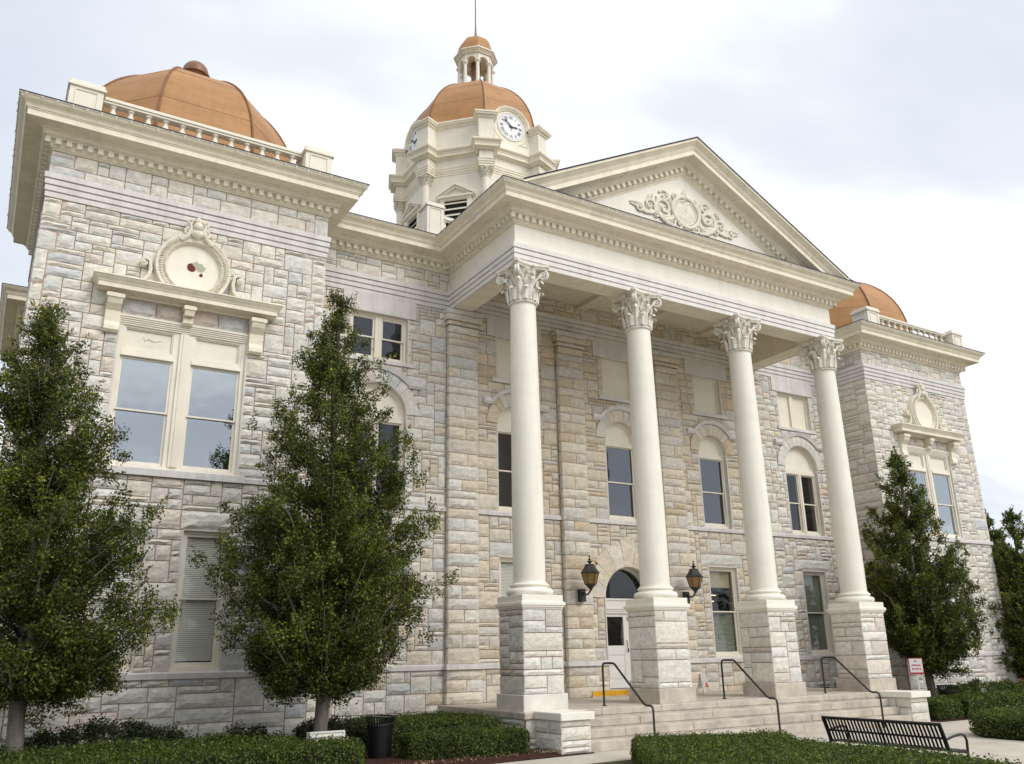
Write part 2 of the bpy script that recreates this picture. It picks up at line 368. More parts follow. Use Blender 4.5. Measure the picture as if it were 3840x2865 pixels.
def ashlar(fr, u0, u1, z0, z1, holes, pal, parent, seed, uu=.135, vv=.125, circ=(), bulge=.045, big=1.0):
    r = random.Random(seed)
    us = lines(u0, u1, [h[0] for h in holes]+[h[1] for h in holes], uu); zs = lines(z0, z1, [h[2] for h in holes]+[h[3] for h in holes], vv)
    nu, nz = len(us)-1, len(zs)-1; occ = [[False]*nu for _ in range(nz)]
    for j in range(nz):
        for i in range(nu):
            cu, cz = (us[i]+us[i+1])/2, (zs[j]+zs[j+1])/2
            if any(h[0]-.01 < cu < h[1]+.01 and h[2]-.01 < cz < h[3]+.01 for h in holes): occ[j][i] = True
            for (a, c, rr) in circ:
                if (cu-a)**2+(cz-c)**2 < rr*rr and cz > c-.005: occ[j][i] = True
    for j in range(nz):
        for i in range(nu):
            if occ[j][i]: continue
            hh = r.choices((1, 2, 3, 4), (.22, .38, .28, .12))[0]; ww = r.choices((2, 3, 4, 5, 6, 7), (.18, .24, .22, .16, .12, .08))[0]
            if hh == 1: ww = max(ww, 3)
            if hh >= 3: ww = min(ww, 6)
            ww = max(1, round(ww*big)); a = 1
            while a < ww and i+a < nu and not occ[j][i+a]: a += 1
            if i+a < nu and not occ[j][i+a] and (i+a+1 >= nu or occ[j][i+a+1]): a += 1     # no slivers
            b = 1
            while b < hh and j+b < nz and all(not occ[j+b][i+k] for k in range(a)): b += 1
            for y in range(b):
                for x in range(a): occ[j+y][i+x] = True
            p = pal(us[i], zs[j]) if callable(pal) else pal
            stone(fr, us[i], us[i+a], zs[j], zs[j+b], p, r, parent, bulge)
def backing(fr, u0, u1, z0, z1, holes, d0=-.02, d1=-.5, archs=()):
    O, U, Nn = fr; mb = MB()
    us = sorted({u0, u1}|{h[0] for h in holes}|{h[1] for h in holes}); zs = sorted({z0, z1}|{h[2] for h in holes}|{h[3] for h in holes})
    P = lambda u, z, d: (O[0]+U[0]*u+Nn[0]*d, O[1]+U[1]*u+Nn[1]*d, z)
    inside = lambda cu, cz: any(h[0] < cu < h[1] and h[2] < cz < h[3] for h in holes)
    for i in range(len(us)-1):
        run = None
        for j in range(len(zs)):
            solid = j < len(zs)-1 and not inside((us[i]+us[i+1])/2, (zs[j]+zs[j+1])/2)
            if solid and run is None: run = zs[j]
            if not solid and run is not None:
                mb.prism([(us[i], run), (us[i+1], run), (us[i+1], zs[j]), (us[i], zs[j])], lambda u, z: P(u, z, d0), lambda u, z: P(u, z, d1)); run = None
    for (c, zc, r) in archs:                             # spandrels closing the square head of an arched hole
        for sg in (-1, 1):
            pts = [(c+sg*r*math.cos(t*math.pi/16), zc+r*math.sin(t*math.pi/16)) for t in range(9)]
            for a, b in zip(pts, pts[1:]):
                mb.prism([a, (a[0], zc+r) if False else (c+sg*r, a[1]), (c+sg*r, b[1]), b], lambda u, z: P(u, z, d0), lambda u, z: P(u, z, d1))
    return mb
ZONES = [(GZ-.1, .88, .06), (1.02, 5.17, 0.), (5.30, ZBB, 0.), (ZBT, ZFT, 0.)]
def wall(fr, u0, u1, holes, pal, seed, circ=(), archs=(), vis=True, big=1.):
    o = backing(fr, u0, u1, GZ-.1, ZFT+.3, holes, archs=archs).build('wall', M_mortar, CH)
    if not vis: return o
    for k, (z0, z1, pr) in enumerate(ZONES):
        O, U, Nn = fr
        f2 = ((O[0]+Nn[0]*pr, O[1]+Nn[1]*pr), U, Nn)
        if pr:
            hs = [h for h in holes if h[2] < z1]
            backing(f2, u0-(.06 if u0 < 0 else 0), u1+(.06 if u0 < 0 else 0), z0, z1-.002, hs, -.02, -.1).build('plinth_course', M_mortar, o)
        ashlar(f2, u0, u1, z0, z1, holes, pal, o, seed*10+k, circ=circ, big=1.35 if pr else big, vv=.15 if pr else .125, uu=.16 if pr else .135)
    return o
FRONT = lambda x, y: ((x, y), (1, 0), (0, -1))
# pavilion holes in world x
def pav_holes(cx): return [(cx-1.44, cx+1.44, 5.30, 8.86), (cx-1.40, cx-.38, 1.02, 4.03), (cx+.38, cx+1.40, 1.02, 4.03),
                            (cx-1.60, cx-.30, 4.03, 4.47), (cx+.30, cx+1.60, 4.03, 4.47), (cx-1.44, cx-.02, 8.86, 9.26), (cx+.02, cx+1.44, 8.86, 9.26)]
WP = {}
for sg in (-1, 1):
    cx = sg*PCX; fr = FRONT(cx-3.3, YP); hs = [(a-cx+3.3, b-cx+3.3, c, d) for a, b, c, d in pav_holes(cx)]
    wo_ = backing(fr, .025, 6.575, GZ-.1, ZFT+.3, hs[:3]).build('wall', M_mortar, CH)
    WP[sg] = wo_
    for k, (z0, z1, pr) in enumerate(ZONES):
        f2 = ((cx-3.3, YP-pr), (1, 0), (0, -1))
        if pr: MB().box(cx-3.36, cx+3.36, YP-.04, YP+.3, z0, z1-.002).build('plinth_course', M_mortar, wo_)
        ashlar(f2, -.03-pr, 6.63+pr, z0, z1, hs, GREY, wo_, 100+k+sg*7, big=1.3 if pr else 1.0, vv=.15 if pr else .118, uu=.16 if pr else .125)
    r = random.Random(40+sg)
    for a, b in ((-1.60, -.30), (.30, 1.60)): stone(fr, 3.3+a, 3.3+b, 4.03, 4.47, GREY[:4], r, wo_, .09)
    for a, b in ((-1.44, -.7), (-.7, -.06), (.06, .72), (.72, 1.44)): stone(fr, 3.3+a, 3.3+b, 8.86, 9.26, [(.56, .48, .42), (.58, .55, .53), (.60, .50, .42)], r, wo_, .06)
    # side walls of the pavilions
    for fr2, ln in ((((cx+3.3, YP), (0, 1), (1, 0)), 1.7 if sg < 0 else 6.6), (((cx-3.3, 0. if sg > 0 else 4.9), (0, -1), (-1, 0)), 1.7 if sg > 0 else 6.6)):
        wall(fr2, 0., ln, [], GREY, 55+sg*3+int(ln), big=1.5)
PIL = (-6.04, -2.06, 2.06, 6.04)
# main wall
CX3, CX2 = (-4.12, 0., 4.12), (-8.72, 8.72)
mh, marc, mcirc = [], [], []
f0 = FRONT(-B_, 0.)
for c in CX3:
    mh += [(c-.66, c+.66, 5.30, 8.63), (c-.66, c+.66, 9.45, 10.82), (c-1.02, c+1.02, 10.82, ZBB), (c-.85, c+.85, 9.32, 9.45)]
    marc.append((c, 7.97, .66)); mcirc.append((c, 7.97, 1.06))
    if c: mh += [(c-.66, c+.66, 1.02, 3.98), (c-.98, c+.98, 3.98, 4.40)]
mh.append((-.98, .98, 0., 3.85)); marc.append((0, 2.87, .98)); mcirc.append((0, 2.87, 1.62))
for c in CX2:
    mh += [(c-.90, c+.90, 5.30, 8.74), (c-.90, c+.90, 9.42, 10.83), (c-1.15, c+1.15, 10.83, ZBB), (c-1.05, c+1.05, 9.31, 9.42), (c-.62, c+.62, 1.02, 3.98), (c-.98, c+.98, 3.98, 4.40)]
    marc.append((c, 7.84, .90)); mcirc.append((c, 7.84, 1.28))
nonhole = lambda h: (h[3] == ZBB or abs(h[2]-3.98) < .01 or abs(h[2]-9.32) < .01 or abs(h[2]-9.31) < .01)
shift = lambda hs: [(a+B_, b+B_, c, d) for a, b, c, d in hs]
WM = backing(f0, 0, 2*B_, GZ-.1, ZFT+.3, shift([h for h in mh if not nonhole(h)]), archs=[(a+B_, b, r) for a, b, r in marc]).build('wall', M_mortar, CH)
pilh = [(p-.49, p+.49, GZ-.2, ZBB) for p in PIL]
def mainpal(u, z): return WARM if abs(u-B_) < 6.0 else GREY+WARM[:2]
for k, (z0, z1, pr) in enumerate(ZONES):
    if pr:
        for x0, x1 in ((-B_, -1.0), (1.0, B_)): MB().box(x0, x1, -.04, .3, z0, z1-.002).build('plinth_course', M_mortar, WM)
    ashlar(((-B_, -pr), (1, 0), (0, -1)), 0, 2*B_, z0, z1, shift(mh+pilh), mainpal, WM, 300+k, circ=[(a+B_, b, r) for a, b, r in mcirc], vv=.15 if pr else .122, uu=.16 if pr else .13, big=1.2 if pr else 1.)
r = random.Random(5)
for c in (-8.72, -4.12, 4.12, 8.72): stone(f0, B_+c-.98, B_+c+.98, 3.98, 4.40, GREY[:5], r, WM, .06)
def voussoirs(cx, zc, r0, r1, a0, a1, n, pal, seed, y=0., proud=.035, rag=0.):
    r = random.Random(seed)
    for k in range(n):
        t0, t1 = R(a0+(a1-a0)*k/n), R(a0+(a1-a0)*(k+1)/n); g = .006/((r0+r1)/2)
        ro = r1+(rag*r.uniform(-.5, .5) if rag else 0); ro = ro+(.22 if rag and k == n//2 else 0)
        m_ = max(2, int((t1-t0)/.12)+1); inn = []; out = []
        for q in range(m_+1):
            t = t0+g+(t1-t0-2*g)*q/m_; inn.append((cx+r0*math.cos(t), zc+r0*math.sin(t))); out.append((cx+ro*math.cos(t), zc+ro*math.sin(t)))
        mid = [((a[0]+b[0])/2, (a[1]+b[1])/2) for a, b in zip(inn, out)]
        vs = []
        for rowi, row in enumerate((inn, mid, out)):
            for p in row: vs.append((p[0], y-proud-(.028*r.uniform(.6, 1.2) if rowi == 1 else 0), p[1]))
        w_ = m_+1
        fs = [(a*w_+q, a*w_+q+1, (a+1)*w_+q+1, (a+1)*w_+q) for a in range(2) for q in range(m_)]
        ring = list(range(w_))+[w_+m_, 2*w_+m_]+list(range(2*w_+m_-1, 2*w_-1, -1))+[w_]
        o = len(vs); vs += [(vs[i][0], y+.3, vs[i][2]) for i in ring]; nn = len(ring)
        fs += [(ring[k2], o+k2, o+(k2+1) % nn, ring[(k2+1) % nn]) for k2 in range(nn)]
        reg(vs, fs, pick(pal, r), WM, (r1-r0)*r0*(t1-t0), (0, -1))
for c in CX3:
    voussoirs(c, 7.97, .66, 1.09, 38, 142, 7, WARM, int(c*10)+900); voussoirs(c, 7.97, .66, 1.05, 2, 38, 1, WARM, int(c*10)+901); voussoirs(c, 7.97, .66, 1.05, 142, 178, 1, WARM, int(c*10)+902)
for c in CX2:
    voussoirs(c, 7.84, .90, 1.30, 42, 138, 7, GREY, int(c*10)+900); voussoirs(c, 7.84, .90, 1.28, 2, 42, 1, GREY, int(c*10)+901); voussoirs(c, 7.84, .90, 1.28, 138, 178, 1, GREY, int(c*10)+902)
voussoirs(0, 2.87, .98, 1.66, 0, 180, 9, WARM[:4], 77, proud=.03, rag=.16)
# smooth hood moulds, sills, lintel slabs
def hood(cx, zc, r0, r1, zear, ear):
    mb = MB(); a = math.asin((zear-zc)/r1); n = 14; prof = [(r0, -.05), (r0, -.10), ((r0+r1)/2, -.12), (r1, -.15), (r1, .02)]
    vs = []
    for k in range(n+1):
        t = a+(math.pi-2*a)*k/n
        for rr, y in prof: vs.append((cx+rr*math.cos(t), y, zc+rr*math.sin(t)))
    K = len(prof); mb.add(vs, [(k*K+j, k*K+j+1, (k+1)*K+j+1, (k+1)*K+j) for k in range(n) for j in range(K-1)])
    x1 = r1*math.cos(a)
    for sg in (-1, 1):
        xa, xb = sorted((cx+sg*(x1-.10), cx+sg*ear))
        mb.box(xa, xb, -.13, .02, zear-.07, zear+.06); mb.box(xa, xb, -.10, .02, zear-.12, zear-.07)
    return mb.build('hood_mould', M_band, WM, smooth=30)
for c in CX3: hood(c, 7.97, 1.07, 1.19, 8.70, 1.18)
for c in CX2: hood(c, 7.84, 1.28, 1.41, 8.80, 1.36)
for c in CX3: MB().bbox(c-1.02, c+1.02, -.035, .2, 10.83, ZBB+.01, .006).build('lintel', M_band, WM)
for c in CX2: MB().bbox(c-1.15, c+1.15, -.035, .2, 10.84, ZBB+.01, .006).build('lintel', M_band, WM)
# belt courses and water-table ledge (swept along the wall, broken by the pilasters)
PATH = [(-D_, 4.9), (-D_, YP), (-B_, YP), (-B_, 0), (-A_, 0), (-A_, YF), (A_, YF), (A_, 0), (B_, 0), (B_, YP), (D_, YP), (D_, 4.9)]
WPATH = [(-D_, 4.9), (-D_, YP), (-B_, YP), (-B_, 0), (B_, 0), (B_, YP), (D_, YP), (D_, 4.9)]
BELT = [(0, 5.17), (.07, 5.17), (.075, 5.27), (.05, 5.30), (-.1, 5.315)]
LEDGE = [(.0, .88), (.12, .88), (.125, .99), (.08, 1.02), (-.1, 1.035)]
for nm, pf in (('belt_course', BELT), ('water_table', LEDGE)):
    for i in range(len(WPATH)-1):
        if i == 3 and nm == 'water_table':
            sweep(MB(), [(-B_, YP), (-B_, 0), (-.98, 0)], pf, 1, 2).build(nm, M_band, CH); sweep(MB(), [(.98, 0), (B_, 0), (B_, YP)], pf, 0, 1).build(nm, M_band, CH)
        else: sweep(MB(), WPATH, pf, i, i+1).build(nm, M_band, CH)
# ------------------------------------------------------------------ pilasters
for pi, p in enumerate(PIL):
    r = random.Random(600+pi)
    pil = MB().box(p-.475, p+.475, -.155, .02, -.02, ZBB-.02).build('pilaster', M_mortar, CH)
    zs = [0.0, .30, .60, .88]; z = 1.02
    fr = FRONT(0, -.17)
    pal = WARM if abs(p) < 5 else WARM[:4]+GREY[:3]
    def course(z0, z1, split, prd=0., hw=.49):
        f_ = ((0, -.17-prd), (1, 0), (0, -1))
        cuts = [p-hw, p+hw] if not split else [p-hw, p+r.uniform(-.12, .15), p+hw]
        for a, b in zip(cuts, cuts[1:]): stone(f_, a, b, z0, z1, pal, r, pil, .05)
        for sd_ in (-1, 1):
            fs_ = (((p+sd_*(hw)), 0.), (0, -1 if sd_ < 0 else 1), (sd_, 0))
            u0, u1 = (0, .17+prd) if sd_ < 0 else (-.17-prd, 0)
            stone(fs_, u0, u1, z0, z1, pal, r, pil, .02)
    for a, b, s_ in ((.0, .30, 0), (.30, .62, 1), (.62, .88, 0)): course(a, b, s_, .06, .55)
    MB().box(p-.54, p+.54, -.22, .0, -.01, .875).build('pilaster_base', M_mortar, pil)
    MB().bbox(p-.60, p+.60, -.31, .02, .882, 1.022, .01).build('base_ledge', M_band, pil)
    k = 0
    while z < 10.55:
        h_ = r.choice((.22, .27, .30, .33, .36, .42)); h_ = min(h_, 10.62-z) if 10.62-z > .15 else 10.62-z
        if 10.62-(z+h_) < .15: h_ = 10.62-z
        course(z, z+h_, k % 2 == 1 and r.random() < .85); z += h_; k += 1
    # stepped stone capital
    course(10.62, 10.86, 0, .02, .50); course(10.86, 11.0, 1, .07, .55); course(11.0, 11.22, 0, .11, .60)
    MB().bbox(p-.62, p+.62, -.29, .02, 11.22, ZBB-.01, .01).build('pilaster_cap', M_band, pil)
    MB().box(p-.53, p+.53, -.22, .0, 10.87, 11.0).box(p-.58, p+.58, -.26, .0, 11.0, 11.22).build('capital_core', M_mortar, pil)

# ------------------------------------------------------------------ entablature
def arc(c, r0, a0, a1, n): return [(c[0]+r0*math.cos(R(a0+(a1-a0)*k/n)), c[1]+r0*math.sin(R(a0+(a1-a0)*k/n))) for k in range(n+1)]
BAND = [(0, ZBB), (.035, ZBB), (.035, 11.50), (.005, 11.505), (.005, 11.525), (.055, 11.53), (.055, 11.65), (.02, 11.655), (.02, 11.675), (.075, 11.68), (.075, 11.80), (.04, 11.805), (.04, 11.825), (.098, 11.83), (.098, 11.965), (.09, ZBT), (-.05, ZBT+.002)]
CORN = [(-.05, 12.578), (.035, 12.578), (.04, 12.60), (.075, 12.615), (.085, 12.65), (.10, 12.655), (.10, 12.80), (.19, 12.805), (.195, 12.825)] + \
       [(.195+.075*math.sin(R(t)), 12.90-.075*math.cos(R(t))) for t in (10, 35, 60, 85)] + \
       [(.29, 12.905), (.29, 12.93), (.34, 12.94), (.345, 12.965), (.60, 12.975), (.60, 12.985), (.625, 12.985), (.625, 13.125), (.645, 13.13), (.645, 13.155), (.665, 13.16), (.675, 13.19), (.69, 13.225), (.72, 13.26), (.765, 13.29), (.80, 13.325), (.812, 13.355), (.83, 13.36), (.83, ZCT), (.75, ZCT+.006), (-.4, 13.47)]
SHIN = [(.835, ZCT-.005), (.845, ZCT-.005), (.845, ZCT+.018), (.7, ZCT+.03), (-.4, 13.50)]
DENT = []
cor_parts = {}
for i in range(len(PATH)-1):
    c_ = sweep(MB(), PATH, CORN, i, i+1).build('cornice', M_paint, CH, smooth=28)
    sweep(MB(), PATH, SHIN, i, i+1).build('roof_edge', M_shingle, c_)
    cor_parts[i] = c_
    if i in (4, 5, 6):
        sweep(MB(), PATH, [(-.02, ZBT-.01), (0, ZBT), (0, ZFT+.01)], i, i+1).build('frieze', M_white, CH)
    sweep(MB(), PATH, BAND, i, i+1).build('architrave_band', M_band if i not in (4, 5, 6) else M_band2, CH)
    a, b = Vector(PATH[i]), Vector(PATH[i+1]); d = (b-a).normalized(); nrm = Vector((d.y, -d.x)); ln = (b-a).length
    convex0 = i in (1, 5, 6, 9, 10) ; lo = -.14 if i in (1, 2, 5, 6, 10) else .26
    lo = {0: .1, 1: -.15, 2: -.15, 3: .26, 4: .26, 5: -.15, 6: -.15, 7: .26, 8: .26, 9: -.15, 10: -.15}[i]
    hi = ln+{0: .15, 1: .15, 2: -.26, 3: -.26, 4: .15, 5: .15, 6: -.26, 7: -.26, 8: .15, 9: .15, 10: 0}[i]
    n = max(2, round((hi-lo)/.222))
    for k in range(n+1):
        t = lo+(hi-lo)*k/n; q = a+d*t+nrm*.15
        DENT.append((q.x, q.y, 12.7275, math.atan2(d.y, d.x), 0, c_))
# architrave and frieze on the inner main wall, under the portico
for seg in ([(-A_, 0), (A_, 0)],):
    sweep(MB(), seg, BAND, 0, 1).build('architrave_band', M_band, CH)
# beams behind the portico front: soffit, inner faces, ceiling
bw = .66
mb = MB()
mb.box(-A_+.01, A_-.01, YF+.005, YF+bw, ZBB+.003, 12.55); mb.box(-A_+.012, -A_+bw, YF+bw, -.1, ZBB+.003, 12.54); mb.box(A_-bw, A_-.012, YF+bw, -.1, ZBB+.003, 12.54)
pb = mb.build('portico_beam', M_paint, CH)
mb = MB().box(-A_+.1, A_-.1, YF+.1, .3, 12.55, 12.7)
cl = mb.build('portico_ceiling', M_paint, CH)
for x in (-PIL[3]+2.0, -2.06, 2.06, 4.04): pass
for x in (-4.05, -1.4, 1.4, 4.05):
    MB().box(x-.16, x+.16, YF+bw, -.02, 12.40, 12.56).build('ceiling_rib', M_paint, cl)

# dentils: the 300 that show largest as pieces, the rest joined
def rake_z(x, h): return 16.90-RS*abs(x)+h/math.cos(math.atan(RS))
RS = (16.90-13.50)/6.52
for sg in (-1, 1):
    n = 26
    for k in range(n):
        x = sg*(.16+(5.75-.16)*k/(n-1)); z = rake_z(x, -.66)
        DENT.append((x, YF-.15, z, 0, sg*math.atan(RS), 'ped'))

# ------------------------------------------------------------------ pediment
cs = math.cos(math.atan(RS))
RPROF = [(.845, .02), (.83, -.005), (.83, -.04), (.80, -.06), (.765, -.10), (.72, -.135), (.69, -.17), (.665, -.235), (.645, -.24), (.645, -.265), (.625, -.27), (.625, -.41), (.60, -.42), (.345, -.43), (.34, -.455), (.29, -.46), (.27, -.50), (.20, -.575), (.19, -.59), (.10, -.595), (.10, -.735), (.085, -.74), (.07, -.79), (.03, -.82), (.02, -.86), (-.02, -.87)]
ped = None
tym = MB()
zt0 = 13.42
xt = (16.90-.87/cs-zt0)/RS
tym.prism_y([(-xt-.4, zt0-.02), (xt+.4, zt0-.02), (0, 16.90-.80/cs)], YF, YF+.25)
ped = tym.build('pediment', M_white, CH)
for sg in (-1, 1):
    mb = MB(); K = len(RPROF); vs = []
    for d, h in RPROF: vs.append((0, YF-d, rake_z(0, h)))
    for d, h in RPROF:
        x = (16.90+h/cs-13.415)/RS; vs.append((sg*x, YF-d, 13.415))
    mb.add(vs, [(j, j+1, K+j+1, K+j) for j in range(K-1)]); mb.build('raking_cornice', M_paint, ped, smooth=28)
    rf = MB(); xe = 6.62
    rf.add([(0, YF-.86, rake_z(0, .025)), (sg*xe, YF-.86, rake_z(xe, .025)), (sg*xe, 6.5, rake_z(xe, .025)), (0, 6.5, rake_z(0, .025)),
            (0, YF-.86, rake_z(0, .06)), (sg*xe, YF-.86, rake_z(xe, .06)), (sg*xe, 6.5, rake_z(xe, .06)), (0, 6.5, rake_z(0, .06))], [(0, 1, 2, 3), (4, 5, 6, 7), (0, 1, 5, 4), (1, 2, 6, 5), (2, 3, 7, 6)])
    rf.build('roof', M_shingle, CH)
# carved cartouche
def spiral(mb, cx, cz, r0, turns, sx, start, th=.055, y=YF-.03, n=34, dep=.07):
    pts = []; rad = []
    for k in range(n+1):
        t = k/n; a = R(start)+turns*2*math.pi*t; rr = r0*(1-t)**1.05+.02
        pts.append((cx+sx*rr*math.cos(a), y-.02-dep*t, cz+rr*math.sin(a))); rad.append(th*(1-.45*t))
    mb.tube(pts, rad, 7)
    e = pts[-1]; mb.lathe([(.001, -.05), (.035, -.035), (.05, 0), (.035, .035), (.001, .05)], 0, 0, 8, cap=False)
    k_ = 8*5; mb.v[-k_:] = [(v[0]+e[0], v[1]+e[1], v[2]+e[2]) for v in mb.v[-k_:]]
def leafshape(mb, x0, z0, x1, z1, w_, y=YF-.02, bend=.0, lobes=4, dep=.1):
    d = Vector((x1-x0, z1-z0)); ln = d.length; d.normalize(); nn = Vector((-d.y, d.x)); vs = []; K = lobes*2+1
    for k in range(K+1):
        t = k/K; ww = w_*math.sin(math.pi*min(.97, t*.9+.08))*(1 if k % 2 else .68)
        c_ = Vector((x0, z0))+d*ln*t+nn*bend*math.sin(math.pi*t)
        vs += [(c_.x+nn.x*ww, y-.01, c_.y+nn.y*ww), (c_.x, y-dep*(.5+.5*math.sin(math.pi*t)), c_.y), (c_.x-nn.x*ww, y-.01, c_.y-nn.y*ww)]
    fs = []
    for k in range(K): fs += [(3*k, 3*k+1, 3*k+4, 3*k+3), (3*k+1, 3*k+2, 3*k+5, 3*k+4)]
    mb.add(vs, fs)
orn = MB()
def ovalring(mb, cx, cz, a, b, th, y, n=36, seg=8):
    pts = [(cx+a*math.cos(2*math.pi*k/n), y, cz+b*math.sin(2*math.pi*k/n)*(1-.12*math.cos(2*math.pi*k/n)**2)) for k in range(n+1)]; mb.tube(pts, th, seg)
ovalring(orn, 0, 14.62, .56, .54, .075, YF-.08); ovalring(orn, 0, 14.62, .44, .42, .035, YF-.05)
orn.lathe([(.001, 0), (.3, .02), (.42, 0)], 0, 0, 20, cap=False)
k_ = 60; orn.v[-k_:] = [(v[0], YF-.03-v[2]*3, 14.62+v[1]) for v in orn.v[-k_:]]
for sg in (-1, 1):
    spiral(orn, sg*.92, 14.55, .42, 1.7, sg, 200, .075); spiral(orn, sg*.86, 14.98, .20, 1.4, sg, 20, .05); spiral(orn, sg*1.50, 14.50, .30, 1.6, -sg, 190, .06)
    spiral(orn, sg*.34, 14.10, .17, 1.3, -sg, 90, .05); spiral(orn, sg*.40, 15.10, .15, 1.3, sg, 180, .045); spiral(orn, sg*1.28, 14.22, .13, 1.2, sg, 0, .04); spiral(orn, sg*1.93, 14.32, .16, 1.3, sg, 120, .04)
    orn.tube([(sg*.50, YF-.06, 14.0), (sg*.85, YF-.07, 14.06), (sg*1.15, YF-.07, 14.25), (sg*1.35, YF-.06, 14.5)], [.05, .075, .07, .04], 7)
    orn.tube([(sg*1.35, YF-.05, 14.25), (sg*1.7, YF-.06, 14.2), (sg*2.0, YF-.06, 14.32), (sg*2.28, YF-.04, 14.38)], [.03, .06, .05, .025], 7)
    leafshape(orn, sg*.55, 14.2, sg*1.05, 14.12, .13); leafshape(orn, sg*1.1, 14.3, sg*1.22, 14.9, .12, bend=.05*sg); leafshape(orn, sg*.62, 14.75, sg*.75, 15.2, .1)
    leafshape(orn, sg*1.85, 14.45, sg*2.3, 14.42, .09); leafshape(orn, sg*.1, 13.98, sg*.45, 13.97, .09); leafshape(orn, sg*.72, 14.3, sg*1.3, 14.4, .14, bend=-.1*sg)
    leafshape(orn, sg*1.55, 14.7, sg*1.3, 14.95, .09)
leafshape(orn, 0, 15.0, 0, 15.42, .16, dep=.16); leafshape(orn, -.22, 15.02, .0, 14.85, .1); leafshape(orn, .22, 15.02, 0, 14.85, .1); leafshape(orn, 0, 14.2, 0, 13.95, .2, dep=.15)
orn.v = [(v[0], YF+(v[1]-YF)*.62, v[2]) for v in orn.v]
orn.build('carved_cartouche', M_ornament, ped, smooth=50)

dm = MB().box(-.06, .06, -.05, .05, -.0675, .0675)
dent0 = None
def dscore(d):
    q = to_px(d[:3])
    if not q or not (0 < q[0] < 1 and 0 < q[1] < 1): return 0
    if d[3] and abs(abs(d[3])-math.pi/2) < .1 and d[0] > 0 and d[0] < 10: return 0
    return 1/q[2]
DENT.sort(key=dscore, reverse=True)
rest = MB()
for k, d in enumerate(DENT):
    par = ped if d[5] == 'ped' else d[5]
    if k < 295:
        if dent0 is None: o = dent0 = dm.build('dentil', M_trim, par); 
        else: o = inst('dentil', dent0, par)
        o.location = d[:3]; o.rotation_euler = (0, d[4], d[3])
    else:
        mt = Matrix.Translation(d[:3]) @ Matrix.Rotation(d[3], 4, 'Z') @ Matrix.Rotation(d[4], 4, 'Y')
        rest.add([tuple(mt @ Vector(v)) for v in dm.v], dm.f)
o = rest.build('dentil_row', M_trim, CH); o['kind'] = 'stuff'

